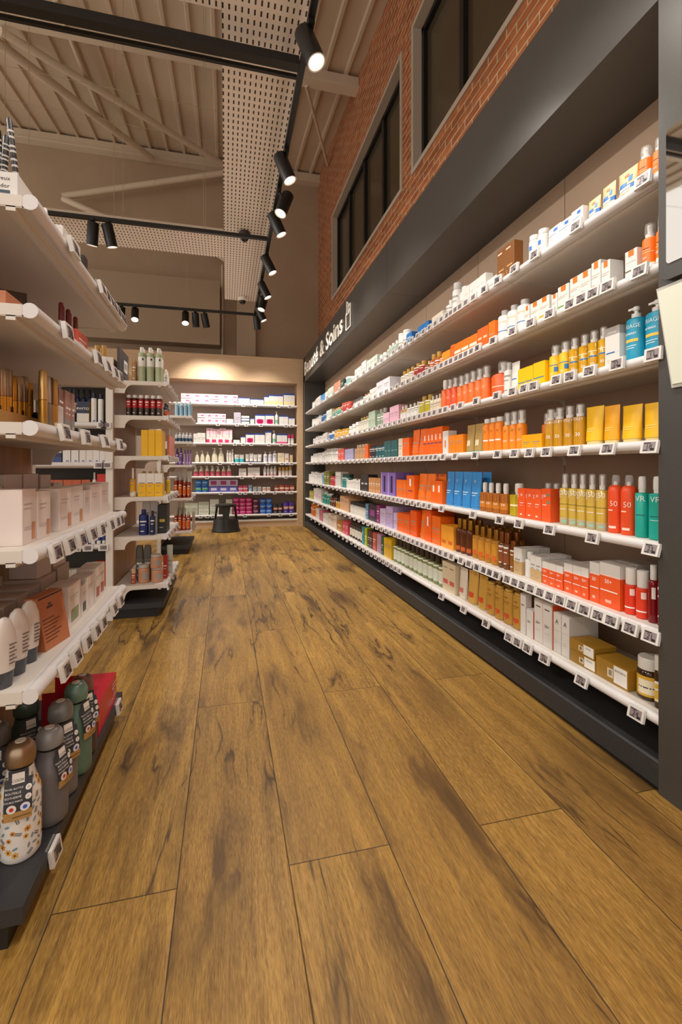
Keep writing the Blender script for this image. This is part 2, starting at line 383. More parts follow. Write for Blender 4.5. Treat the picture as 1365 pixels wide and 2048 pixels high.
for i, z in enumerate(RZ):
    nm = ['top', 'second', 'third', 'fourth', 'fifth', 'sixth', 'bottom'][i]
    for k in range(8):
        y0 = Y_NEAR+BAY*k; y1 = min(y0+BAY, Y_FAR); 
        shelf('white %s shelf in the %s bay of the charcoal wall unit from the near post' % (nm, ordinal(k+1)), y1-y0, XB-XR-.033-.002, (XR+.033, (y0+y1)/2, z), R(-90), 'shelf boards of the charcoal wall unit', .86, .07)

# header sign
sg = thing('header_sign', 'off-white raised letters Beauté & Soins with tube icon on charcoal header', 'sign', (XR-.012, 6.3, 2.62))
LET = M('#f3ede2', .45); LET2 = M('#a59a8a', .5)
def letters(parent, st, y0, y1, zc, h):
    """raised letters, one part per character, set to a fixed overall width"""
    v, f = glyphs(st, .022); xs = [p[0] for p in v]; a, c = min(xs), max(xs); k = (y0-y1)/(c-a)
    root = list(range(len(v)))
    def find(i):
        while root[i] != i: root[i] = root[root[i]]; i = root[i]
        return i
    for q in f:
        for i in q[1:]: root[find(i)] = find(q[0])
    comps = {}
    for q in f: comps.setdefault(find(q[0]), []).append(q)
    comps = sorted(comps.values(), key=lambda fs: min(v[i][0] for q in fs for i in q)); merged = []
    for fs in comps:                                        # accents and dots join their letter
        lo = min(v[i][0] for q in fs for i in q); hi = max(v[i][0] for q in fs for i in q)
        if merged and lo < merged[-1][1]-.02: merged[-1][0].extend(fs); merged[-1][1] = max(hi, merged[-1][1])
        else: merged.append([list(fs), hi])
    pt = lambda p, x: (x, y0-(p[0]-a)*k, zc+p[1]*h)
    for fs, _ in merged:
        m = MB(); ids = sorted({i for q in fs for i in q}); ix = {i: j for j, i in enumerate(ids)}; n = len(ids)
        m.v = [pt(v[i], XR-.02) for i in ids]+[pt(v[i], XR-.0005) for i in ids]; k0, k1 = m.mi(LET), m.mi(LET2); edges = {}
        for q in fs:
            m.f.append(tuple(ix[i] for i in q)); m.m.append(k0)
            for i in range(len(q)):
                e = (ix[q[i]], ix[q[(i+1) % len(q)]]); t = tuple(sorted(e)); edges[t] = None if t in edges else e
        for e in edges.values():
            if e: m.f.append((e[0], e[1], n+e[1], n+e[0])); m.m.append(k1)
        part('letter', m, parent)
letters(sg, 'Beauté & Soins', 7.62, 5.02, 2.62, .30)
m = MB(); q = lambda y, z: (XR-.008, y, z)
for pts in ([(4.90, 2.50), (4.90, 2.66), (4.865, 2.69), (4.865, 2.80), (4.80, 2.76), (4.80, 2.66)], [(4.90, 2.50), (4.72, 2.50), (4.72, 2.69), (4.80, 2.66), (4.90, 2.66)], [(4.72, 2.69), (4.72, 2.74), (4.80, 2.72)]):
    for a, c in zip(pts, pts[1:]): m.rod(q(*a), q(*c), .008, LET, 6)
part('icon', m, sg)

# mirror and notice on the near post
mr = thing('wall_mirror', 'upright mirror in dark rounded frame fixed on the near charcoal post', 'mirror', (XR, 1.0, 1.57))
def rrect(y0, y1, z0, z1, r, n=6):
    pts = []
    for cy, cz, a0 in ((y1-r, z1-r, 0), (y0+r, z1-r, 90), (y0+r, z0+r, 180), (y1-r, z0+r, 270)):
        for k in range(n+1): a = R(a0+90*k/n); pts.append((cy+r*math.cos(a), cz+r*math.sin(a)))
    return pts
m = MB(); m.prism(rrect(.80, 1.122, 1.555, 2.03, .035), 'x', XR-.02, XR-.0005, DARK); part('frame', m, mr)
m = MB(); m.prism(rrect(.83, 1.095, 1.60, 1.995, .012), 'x', XR-.023, XR-.0205, M('#dcdcdc', .03, 1)); part('glass', m, mr)
nt = thing('notice_holder', 'blank cream sheet in clear holder leaning below the mirror', 'notice', (XR, 1.0, 1.3))
m = MB(); m.prism([(1.133, 1.535), (1.085, 1.245), (.86, 1.245), (.90, 1.535)], 'x', XR-.012, XR-.009, M('#d9dccb', .6)); part('sheet', m, nt)
m = MB(); m.prism([(1.14, 1.545), (1.09, 1.235), (.855, 1.235), (.895, 1.545)], 'x', XR-.0085, XR-.0005, M('#b9b7ae', .2)); part('holder', m, nt)

# ---------------------------------------------------------------- unit at the back of the aisle
bu = thing('wall_display_unit', 'pale wood framed wall shelving unit across the end of the aisle', 'shelving unit', (0, YU, 0))
part('side_post', MB().box(1.185, XR-.002, YU, YW-.02, 0, 2.434, PALE), bu)
part('header_panel', MB().box(-2.1, XR-.002, YU, YU+.03, 2.434, 2.853, PALE), bu)
part('soffit', MB().box(-2.1, XR-.002, YU+.03, YW-.02, 2.434, 2.46, PALE), bu)
part('side_post', MB().box(-2.1, -2.0, YU, YW-.02, 0, 2.434, PALE), bu)
for a, c in ((.147, 1.185), (-.89, .143), (-2.0, -.894)): part('back_panel', MB().box(a, c, YW-.06, YW-.05, .1, 2.434, M('#b39f92', .6)), bu)
m = MB(); m.box(-2.0, 1.185, YU+.03, YW-.05, 0, .10, PALE); part('plinth', m, bu)
part('ledge', MB().box(-2.0, 1.185, YU+.02, YW-.05, .10, .125, SHELF), bu)
BZ = [2.055, 1.726, 1.404, 1.083, .854, .591, .215]; BF = YU+.06
for i, z in enumerate(BZ):
    nm = ['top', 'second', 'third', 'fourth', 'fifth', 'sixth', 'bottom'][i]
    for a, c, w in ((.147, 1.183, 'bay by the wood post'), (-.89, .143, 'middle bay')):
        shelf('white %s shelf in the %s of the pale wood back unit' % (nm, w), c-a, YW-.06-BF, ((a+c)/2, BF, z), 0, 'shelf boards of the back unit', .86, .06)

# ---------------------------------------------------------------- gondolas on the other side of the aisle
GX, GB = -.425, -.72
GZ = [1.57, 1.342, 1.095, .825, .53]
GZ2 = [1.578, 1.347, 1.077, .803, .540, .212]
UP = M('#dcd8d1', .4)
def gondola(label, y0, y1, top, zs, names, ncall, plinth_front=-.405):
    g = thing('gondola_unit', label, 'shelving unit', (GB, (y0+y1)/2, 0))
    part('back_panel', MB().box(GB-.012, GB, y0+.005, y1-.005, .10, top, OAK), g)
    for a in (y0-.03, y1): part('upright', MB().box(GB-.04, GB+.002, a, a+.03, 0, top, UP), g)
    m = MB(); m.box(GB-.04, plinth_front, y0-.02, y1+.02, .062, .098, PLINTH); part('base_top', m, g)
    m = MB(); m.box(GB-.04, plinth_front-.035, y0, y1, 0, .0615, M('#1b1a1b', .5)); part('base', m, g)
    for nm, z in zip(names, zs):
        shelf('white %s shelf of the %s gondola beside the aisle' % (nm, ncall), y1-y0, GX-GB-.004+.01, (GX+.01, (y0+y1)/2, z), R(90), 'shelf boards of the %s gondola' % ncall, .62, .085)
    return g
gondola('nearest white gondola with oak back panel and dark base on the left', 1.10, 2.0, 1.72, GZ, ['top', 'second', 'third', 'fourth', 'lowest'], 'nearest')
gondola('middle white gondola with oak back panel, second along the left', 3.32, 4.10, 1.72, GZ2, ['top', 'second', 'third', 'fourth', 'fifth', 'bottom'], 'middle')
GZ3 = [1.60, 1.30, 1.03, .645, .265]
gondola('farthest white gondola with dark base near the step stool', 5.62, 6.38, 1.72, GZ3, ['top', 'second', 'third', 'fourth', 'bottom'], 'farthest')
# end unit facing the camera beside the middle gondola
ec = thing('end_display_unit', 'white end display unit facing forward, left of the middle gondola', 'shelving unit', (-1.2, 3.5, 0))
part('back_panel', MB().box(-1.75, -.765, 3.60, 3.612, .10, 1.66, M('#4a4541', .6)), ec)
part('upright', MB().box(-1.79, -1.755, 3.28, 3.64, 0, 1.62, UP), ec)
part('base', MB().box(-1.75, -.765, 3.29, 3.60, 0, .09, PLINTH), ec)
EZ = [1.585, 1.29, 1.03, .765, .497, .21]
for nm, z in zip(['top', 'second', 'third', 'fourth', 'fifth', 'bottom'], EZ):
    shelf('white %s shelf of the end display unit facing forward' % nm, .983, .28, (-1.258, 3.315, z), 0, 'shelf boards of the end display unit', .7, .06)
m = MB(); m.box(-.70, -.685, 3.33, 3.62, 1.625, 1.80, M('#3f3e3f', .5))
hs = thing('aisle_sign', 'dark grey sign plate with white tag standing above the middle gondola', 'sign', (-.69, 3.4, 1.58))
m.box(-.70, -.69, 3.40, 3.52, 1.579, 1.625, M('#3f3e3f', .5)); part('plate', m, hs)
m = MB(); m.box(-.684, -.680, 3.45, 3.56, 1.66, 1.74, WHITE); m.box(-.680, -.679, 3.47, 3.54, 1.68, 1.72, SCREEN); part('tag', m, hs)

# ---------------------------------------------------------------- lighting tracks, heads, perforated raft, cables
def track(label, a, c, w=.035, h=.034):
    t = thing('lighting_track', label, 'lighting track', ((a[0]+c[0])/2, (a[1]+c[1])/2, a[2]))
    dx = w/2 if a[0] == c[0] else 0; dy = w/2 if a[1] == c[1] else 0
    part('rail', MB().box(min(a[0], c[0])-dx, max(a[0], c[0])+dx, min(a[1], c[1])-dy, max(a[1], c[1])+dy, a[2], a[2]+h, BLACK), t); return t
track('long black lighting track running down the aisle beneath the perforated panel', (TX, -1.2, TZ), (TX, 7.2, TZ))
t1 = track('nearest black cross track, the thick one at the top left', (-3.6, 2.67, TZ), (TX-.02, 2.67, TZ), .06, .05)
part('conduit', MB().box(-3.6, TX-.02, 2.745, 2.765, TZ+.01, TZ+.03, BLACK), t1)
track('middle black cross track carrying two dark spotlights', (-3.6, 4.77, TZ), (TX-.02, 4.77, TZ))
track('farthest black cross track carrying lit spotlights near the back wall', (-3.6, 7.18, TZ), (TX-.02, 7.18, TZ))
LENS = M('#fff6ea', .3, emit=2.2); LRING = M('#e9e4dc', .25)
from mathutils import Vector
BRIGHT = M('#fff3e2', .3, emit=30)
cnt = {}
VIS = {'main': 9, 'middle': 2, 'far': 5}
for tr, hx, hy, aim, w in HEADS:
    d = Vector(aim).normalized(); cnt[tr] = i = cnt.get(tr, 0)+1; tx = hx if tr != 'main' else TX
    L, r = .205, .05
    p0 = Vector((hx, hy, TZ-.075)); a0 = p0-d*.05; a1 = p0+d*(L-.05)
    if not (tr == 'main' and i > 9):
        s = thing('track_spotlight', 'black cylinder spotlight, %s from the near end of the %s lighting track' % (ordinal(i), {'main': 'long aisle', 'middle': 'middle cross', 'far': 'farthest cross'}[tr]) if tr == 'main' else
                  'black cylinder spotlight, %s from left on the %s track' % (ordinal(i), {'middle': 'middle cross', 'far': 'farthest cross'}[tr]), 'spotlight', (tx, hy, TZ), 0, 'spotlights on the lighting tracks')
        part('adapter', MB().box(tx-.016, tx+.016, hy-.05, hy+.05, TZ-.026, TZ-.001, BLACK), s)
        m = MB(); m.rod((tx, hy, TZ-.026), tuple(p0), .012, BLACK); part('stem', m, s, True)
        m = MB(); q = d.orthogonal().normalized(); e = d.cross(q)
        ring = lambda c, rr: [c+(q*math.cos(2*math.pi*k/28)+e*math.sin(2*math.pi*k/28))*rr for k in range(28)]
        m.rings([ring(a0, r*.92), ring(a0+d*.006, r), ring(a1, r)], BLACK, True, False); m.rings([ring(a1, r), ring(a1, r*.86), ring(a1-d*.012, r*.80)], [LRING, LRING], False, False)
        part('housing', m, s, True)
        m = MB(); m.rings([ring(a1-d*.012, r*.8)], [], True, False) if False else m.add(ring(a1-d*.011, r*.8), [tuple(range(28))], BRIGHT if tr == 'far' and i in (2, 3) else LENS); part('lens', m, s)
    spot_lamp(a1+d*.03, aim, w)
for y in (-.4, 1.6, 3.6, 5.6): spot_lamp((-2.7, y, 3.4), (.80, .05, -.42), 150)      # added fill spots on an assumed unseen track, light under the shelves
# perforated white raft
def raft(label, x0, x1, y0, y1, z=3.47):
    p = thing('perforated_panel', label, 'ceiling panel', ((x0+x1)/2, (y0+y1)/2, z))
    part('slotted_sheet', MB().box(x0, x1, y0, y1, z, z+.004, SLOT), p)
    m = MB(); e = M('#cbbba8', .5)
    m.box(x0, x0+.004, y0, y1, z+.004, z+.04, e); m.box(x1-.004, x1, y0, y1, z+.004, z+.04, e); m.box(x0+.004, x1-.004, y0, y0+.004, z+.004, z+.04, e); m.box(x0+.004, x1-.004, y1-.004, y1, z+.004, z+.04, e)
    part('edge', m, p)
raft('long white perforated ceiling panel hung above the aisle lighting track', -.022, .47, -1.2, 5.9)
raft('far short white perforated ceiling panel beyond the dome camera', -.022, .47, 5.903, 7.0)
raft('white perforated cross panel hung behind the middle cross track', -3.4, -.025, 5.02, 5.62)
raft('white perforated cross panel at the top of the picture', -3.4, -.025, 1.95, 2.58)
def cable(label, pts, r=.0022, g='thin suspension cables'):
    tag(MB().sweep(pts, r, M('#a8967f', .6), 6).build('suspension_cable'), label, 'cable', g)
for i, (x, y) in enumerate(((-1.93, 4.77), (-1.74, 4.77), (-1.03, 4.77), (-.95, 4.77), (-.215, 4.77), (-.20, 4.90))):
    cable('%s from left of the thin vertical cables holding the middle cross track' % ordinal(i+1), [(x, y, TZ+.034), (x, y, 5.8)])
cable('thin cable stretched across under the deck above the nearest track', [(-3.6, 4.2, 4.25), (.0, 4.3, 4.2)], .0022)
cable('thin cable stretched across between braces at mid ceiling', [(-3.6, 5.0, 4.55), (.0, 5.1, 4.45)], .0022)
cable('thin cable stretched across in front of the back wall', [(-3.6, 6.6, 4.35), (-.05, 6.6, 4.3)], .0022)
cable('thin vertical cable holding the farthest cross track', [(-1.0, 7.18, TZ+.034), (-1.0, 7.18, 5.8)])
cable('thin vertical cable above the two bright spotlights', [(-.55, 7.18, TZ+.034), (-.55, 7.18, 5.8)])
def dome(label, x, y, z, base, glass, r):
    d = thing('dome_camera', label, 'security camera', (x, y, z))
    m = MB(); m.lathe([(r*.8, 0), (r, -.012), (r, -.045), (r*.85, -.055)], base, 20, cx=x, cy=y, z=z); part('housing', m, d, True)
    m = MB(); m.lathe([(r*.72, -.0555), (r*.66, -.075), (r*.45, -.095), (r*.12, -.105)], glass, 20, cx=x, cy=y, z=z); part('dome', m, d, True)
dome('black dome camera under the perforated panel', .19, 4.95, 3.4695, M('#3a3330', .4), M('#0c0b0b', .1), .06)
dome('white dome camera on the far end of the perforated panel', .235, 6.85, 3.4695, M('#e6e0d8', .4), M('#1a1715', .1), .065)

# ---------------------------------------------------------------- step stool
st = thing('step_stool', 'black round rolling step stool standing before the back unit', 'step stool', (.0, 7.50, 0))
BK = M('#22201e', .4)
def sp(name, m): return m.build(name, st)
sp('base', MB().lathe([(.212, .002), (.222, .012), (.205, .05), (.19, .16), (.183, .195), (.165, .20)], BK, 40))
m = MB()
for k in range(4):
    a = R(90*k); 
    w0, w1 = R(13), R(25); ring0 = []; 
    def arc(rad, z, w): return [(rad*math.cos(a+t), rad*math.sin(a+t), z) for t in (-w, -w/2, 0, w/2, w)]
    o = arc(.178, .20, w0)+arc(.15, .20, w0)[::-1]; p = arc(.158, .385, w1)+arc(.13, .385, w1)[::-1]
    MB().rings([o, p], BK).build('support', st)
sp('top', MB().lathe([(.145, .385), (.16, .388), (.166, .40), (.164, .418), (.152, .424)], BK, 40))
sp('tread_mat', MB().lathe([(.125, .4245), (.125, .428)], M('#2f2c29', .8), 40))
# ---------------------------------------------------------------- product builders: local front is -y, base at z 0; each returns [(part, MB)]
def mk(c, rough=.4):
    if not isinstance(c, str): return c
    if c == 'clear': return CLEAR
    if c.endswith('m'): return M(c[:-1], .28, .85)
    if c.endswith('g'): return M(c[:-1], .12)
    return M(c, rough)
def arts(w, d, h, k, rnd, z0=0):
    """printed rectangles and words on the front"""
    m = MB()
    if rnd: r = rnd+.0007; fn = lambda x, z: (r*math.sin(max(-1.5, min(1.5, x/r))), -r*math.cos(max(-1.5, min(1.5, x/r)))*k.get('sy', 1), z)
    else: fn = lambda x, z: (x, -d/2-.0006, z)
    for a in k.get('art', ()):
        x0, x1, y0, y1, c = a; x0 *= w; x1 *= w; y0 *= h; y1 *= h; n = 6 if rnd else 1
        for i in range(n):
            xa, xb = x0+(x1-x0)*i/n, x0+(x1-x0)*(i+1)/n
            m.quad(fn(xa, y0), fn(xb, y0), fn(xb, y1), fn(xa, y1), mk(c))
    if rnd: r += .0003
    fn2 = fn if rnd else (lambda x, z: (x, -d/2-.0010, z))
    for t in k.get('txt', ()):
        s, fx, fz, sz, c = t[:5]; m.text(s, mk(c), fn2, sz*h, fx*w, fz*h, R(t[5]) if len(t) > 5 else 0)
    return m
def p_carton(w, d, h, k):
    m = MB(); c = mk(k.get('c', '#dddad5')); bands = k.get('bands', ()); top = mk(k['top']) if 'top' in k else c; side = mk(k['side']) if 'side' in k else None
    cuts = [0]+[b for b, _ in bands]+[1] if bands and bands[-1][0] < 1 else [0]+[b for b, _ in bands] if bands else [0, 1]
    cols = [mk(x) for _, x in bands]+([c] if not bands or bands[-1][0] < 1 else [])
    e = min(.0012, w*.03); ring = lambda z, i=0: [(-w/2+i, -d/2+e+i), (-w/2+e+i, -d/2+i), (w/2-e-i, -d/2+i), (w/2-i, -d/2+e+i), (w/2-i, d/2-i), (-w/2+i, d/2-i)]
    r3 = lambda z, i=0: [(x, y, z) for x, y in ring(z, i)]
    rs = [r3(0)]+[r3(q*h) for q in cuts[1:-1]]+[r3(h-.0008), r3(h, .0008)]
    m.rings(rs, cols+[top]);
    if side:
        for i, f in enumerate(m.f):
            if len(f) == 4 and all(m.v[j][0] < -w/2+.0005 for j in f) or len(f) == 4 and all(m.v[j][0] > w/2-.0005 for j in f): m.m[i] = m.mi(side)
    out = [('box', m)]
    a = arts(w, d, h, k, 0)
    if a.f: out.append(('print', a))
    if k.get('flap'):
        f = MB(); f.box(-w/2+.002, w/2-.002, d/2-.0016, d/2-.0004, h+.0003, h+k['flap'], c); out.append(('flap', f))
    return out
def p_bottle(w, d, h, k):
    r = w/2*.96; bt = k.get('bt', .78); sh = k.get('sh', .08); nr = k.get('nr', .42); cr = k.get('cr', nr*1.15); c = mk(k['c']); cap = mk(k.get('cap', '#e2e0dc')); sy = k.get('sy', 1)
    k = dict(k, sy=sy); top = (bt-sh)*h; lz0, lz1 = k.get('lab', (.15, .6)); lc = mk(k['lc']) if 'lc' in k else c
    prof = [(r*.9, 0), (r, .012*h), (r, lz0*h), (r, lz1*h), (r, top)]; mats = [c, c, lc, c]
    for i in range(1, 5): t = i/4*math.pi/2; prof.append((r*nr+(r-r*nr)*math.cos(t), top+sh*h*math.sin(t))); mats.append(c)
    seg = k.get('seg', 20); b = MB().lathe(prof, mats, seg, 1, sy)
    z = bt*h+.0006
    q = MB(); cb = k.get('cb', 1); q.lathe([(r*cr*.98, 0), (r*cr, .006*h), (r*cr*cb, h-z-.006*h), (r*cr*cb*.9, h-z)], cap, seg, 1, min(1, sy*1.2) if cr > .6 else 1, z=z)
    out = [('body', b), ('cap', q)]
    a = arts(w, d, h, k, r)
    if a.f: out.insert(1, ('print', a))
    return out
def p_spray(w, d, h, k):
    r = w/2*.96; bt = k.get('bt', .70); c = mk(k['c']); neck = mk(k.get('neck', '#e4e2de')); over = mk(k.get('over', 'clear')); sh = k.get('sh', .05); base = mk(k['base']) if 'base' in k else c; bz = k.get('bz', .12)
    prof = [(r*.92, 0), (r, .012*h), (r, bz*h), (r, bz*h+.012*h), (r, (bt-sh)*h)]; mats = [base, base, mk(k['line']) if 'line' in k else c, c]
    nr = k.get('nr', .55)
    for i in range(1, 4): t = i/3*math.pi/2; prof.append((r*nr+(r-r*nr)*math.cos(t), (bt-sh)*h+sh*h*math.sin(t))); mats.append(c)
    out = [('body', MB().lathe(prof, mats, 20))]
    a = arts(w, d, h, k, r)
    if a.f: out.append(('print', a))
    z = bt*h+.0005; H = h-z
    q = MB().lathe([(r*nr, 0), (r*nr, H*.25), (r*nr*.55, H*.3), (r*nr*.55, H*.55), (r*nr*.62, H*.6), (r*nr*.62, H*.86), (r*nr*.4, H*.9)], neck, 16, z=z); q.rod((0, -r*nr*.6, z+H*.75), (0, -r*nr*.78, z+H*.75), .003, neck, 8); out.append(('nozzle', q))
    o = MB().lathe([(r*nr*1.12, H*.2), (r*nr*1.1, H*.8), (r*nr*.98, H*.96), (r*nr*.7, H)], over, 16, z=z); out.append(('overcap', o)); return out
def p_aerosol(w, d, h, k):
    r = w/2*.96; c = mk(k['c']); cap = mk(k.get('cap', 'clear'))
    prof = [(r*.95, 0), (r, .01*h), (r, .70*h)]; mats = [c, c]
    for i in range(1, 6): t = i/5*math.pi/2; prof.append((r*.5+r*.5*math.cos(t), .70*h+.12*h*math.sin(t))); mats.append(c)
    out = [('can', MB().lathe(prof, mats, 20))]; a = arts(w, d, h, k, r)
    if a.f: out.append(('print', a))
    out.append(('nozzle', MB().lathe([(r*.3, 0), (r*.28, .06*h), (r*.18, .065*h)], WHITE, 12, z=.8205*h)))
    out.append(('overcap', MB().lathe([(r*.5, 0), (r*.48, .14*h), (r*.36, .175*h)], cap, 16, z=.8205*h))); return out
def p_pump(w, d, h, k):
    r = w/2*.96; c = mk(k['c']); hd = mk(k.get('cap', '#f2f1ee')); bt = k.get('bt', .74); bulge = k.get('bulge', 0); sy = k.get('sy', .8); k = dict(k, sy=sy); nr = k.get('nr', .34); sh = k.get('sh', .1)
    prof = [(r*.88, 0), (r*.96, .02*h)]
    for i in range(1, 5): t = i/5; prof.append((r*(1-(1-math.sin(math.pi*(.35+.65*t)))*.22*bulge), (bt-sh)*h*t))
    prof.append((r*(1-.22*bulge*1.6), (bt-sh)*h)); r1 = prof[-1][0]
    for i in range(1, 5): t = i/4*math.pi/2; prof.append((r*nr+(r1-r*nr)*math.cos(t), (bt-sh)*h+sh*h*math.sin(t)))
    lz = k.get('lab'); mats = [c]*(len(prof)-1)
    if lz: mats = [mk(k['lc']) if lz[0] <= (a[1]+b[1])/2/h <= lz[1] else c for a, b in zip(prof, prof[1:])]
    out = [('body', MB().lathe(prof, mats, 22, 1, sy))]; a = arts(w, d, h, k, r)
    if a.f: out.append(('print', a))
    z = bt*h+.0005; H = h-z
    q = MB().lathe([(r*nr*1.15, 0), (r*nr*1.15, H*.35), (r*nr*.5, H*.4), (r*nr*.5, H*.62), (r*nr*.8, H*.66), (r*nr*.8, H*.95), (r*nr*.6, H)], hd, 14, z=z)
    q.box(-r*.85, -r*nr*.3, -.005, .005, h-H*.22, h-H*.04, hd); out.append(('pump', q)); return out
def p_tube(w, d, h, k):
    c = mk(k['c']); cap = mk(k.get('cap', '#e2e0dc')); ch = k.get('ch', .1)*h; cw = k.get('cw', .8); bands = k.get('bands', ())
    n = 24; dd = min(d, w*.62)
    def ring(z, a, b): return [(a*math.cos(2*math.pi*j/n), b*math.sin(2*math.pi*j/n), z) for j in range(n)]
    ts = sorted({0, .25, .5, .75, .93, 1}|{b for b, _ in bands if b < 1}); rs = []; ms = []
    for i, t in enumerate(ts):
        a = w/2*(.9+.1*t); e = (1-t)**.75; rs.append(ring(ch+.0005+(h-ch)*t, a*.98, max(.0012, dd/2*.92*e)))
        if i:
            mid = (t+ts[i-1])/2; cc = c
            for bz, bc in reversed(bands):
                if mid < bz: cc = mk(bc)
            ms.append(cc)
    out = [('body', MB().rings(rs, ms))]
    out.append(('cap', MB().rings([ring(0, w/2*cw, dd/2*.82), ring(ch, w/2*cw*1.02, dd/2*.86)], cap)))
    if k.get('art') or k.get('txt'):
        m = MB()
        def fn(x, z):
            t = max(0, min(1, (z-ch)/(h-ch))); a = w/2*(.9+.1*t)*.98; bb = max(.0012, dd/2*.92*(1-t)**.75)
            return (x, -bb*math.sqrt(max(0, 1-(x/a)**2))-.0012, z)
        for x0, x1, z0, z1, cc in k.get('art', ()):
            N = 4
            for i in range(N):
                for j in range(N):
                    xa, xb, za, zb = [w*(x0+(x1-x0)*q/N) for q in (i, i+1)]+[h*(z0+(z1-z0)*q/N) for q in (j, j+1)]
                    m.quad(fn(xa, za), fn(xb, za), fn(xb, zb), fn(xa, zb), mk(cc))
        for t in k.get('txt', ()): m.text(t[0], mk(t[4]), lambda x, z: (fn(x, z)[0], fn(x, z)[1]-.0006, z), t[3]*h, t[1]*w, t[2]*h, R(t[5]) if len(t) > 5 else 0)
        out.append(('print', m))
    return out
def p_jar(w, d, h, k):
    r = w/2*.97; c = mk(k['c']); lid = mk(k.get('cap', '#ecebe6')); lt = k.get('lt', .68); lz0, lz1 = k.get('lab', (.12, .5)); lc = mk(k['lc']) if 'lc' in k else c
    out = [('glass', MB().lathe([(r*.9, 0), (r, .03*h), (r, lz0*h), (r, lz1*h), (r, (lt-.1)*h), (r*.95, (lt-.04)*h), (r*.78, lt*h)], [c, c, lc, c, c, c], 26))]
    a = arts(w, d, h, k, r)
    if a.f: out.append(('print', a))
    lr = k.get('lr', .92); out.append(('lid', MB().lathe([(r*lr, 0), (r*lr, (1-lt)*h*.9), (r*lr*.94, (1-lt)*h-.0006)], lid, 26, z=lt*h+.0005))); return out
def p_pack(w, d, h, k):
    c = mk(k['c'], .3); c2 = mk(k.get('c2', k['c']), .3); n = 20
    def ring(z, s):
        out = []
        for j in range(n):
            a = 2*math.pi*j/n; x, y = math.cos(a), math.sin(a); p = .35
            out.append((w/2*s*math.copysign(abs(x)**p, x), d/2*s*math.copysign(abs(y)**p, y), z))
        return out
    m = MB().rings([ring(0, .8), ring(.12*h, .97), ring(.4*h, 1), ring(.62*h, 1), ring(.88*h, .97), ring(h, .8)], [c, c, c2, c, c])
    out = [('wrap', m)]; a = arts(w, d, h, k, 0)
    if a.f: out.append(('print', a))
    return out
def p_stick(w, d, h, k):
    r = w/2*.95; c = mk(k['c']); cap = mk(k.get('cap', k['c'])); bt = k.get('bt', .5)
    out = [('barrel', MB().lathe([(r*.9, 0), (r, .01*h), (r, bt*h-.0006), (r*.9, bt*h)], c, 14)), ('cap', MB().lathe([(r*.96, 0), (r, .01*h), (r*k.get('tp', .95), (1-bt)*h*.93), (r*.7, (1-bt)*h)], cap, 14, z=bt*h+.0006))]
    a = arts(w, d, h, k, r)
    if a.f: out.append(('print', a))
    return out
BUILD = dict(carton=p_carton, bottle=p_bottle, spray=p_spray, aerosol=p_aerosol, pump=p_pump, tube=p_tube, jar=p_jar, pack=p_pack, stick=p_stick)
NAMES = dict(carton=('carton', 'box'), bottle=('cosmetic_bottle', 'bottle'), spray=('spray_bottle', 'spray bottle'), aerosol=('aerosol_can', 'spray can'), pump=('pump_bottle', 'pump bottle'),
             tube=('cream_tube', 'tube'), jar=('cosmetic_jar', 'jar'), pack=('soft_pack', 'packet'), stick=('makeup_stick', 'cosmetic'))
NPROD = [0]
SEEN = {}
def put(kind, parts, label, loc, rz, group, merged, name=None, cat=None):
    """one product: its first copy builds meshes, later ones share them"""
    n, c = NAMES[kind]; n = name or n; c = cat or c; NPROD[0] += 1
    if merged:
        o = bpy.data.objects.new(n, parts[0][1]); C.objects.link(o); o.location = loc; o.rotation_euler = (0, 0, rz); tag(o, label, c, group); return o
    t = thing(n, label, c, loc, rz, group)
    for pn, me in parts:
        o = bpy.data.objects.new(pn, me); C.objects.link(o); o.parent = t
    return t
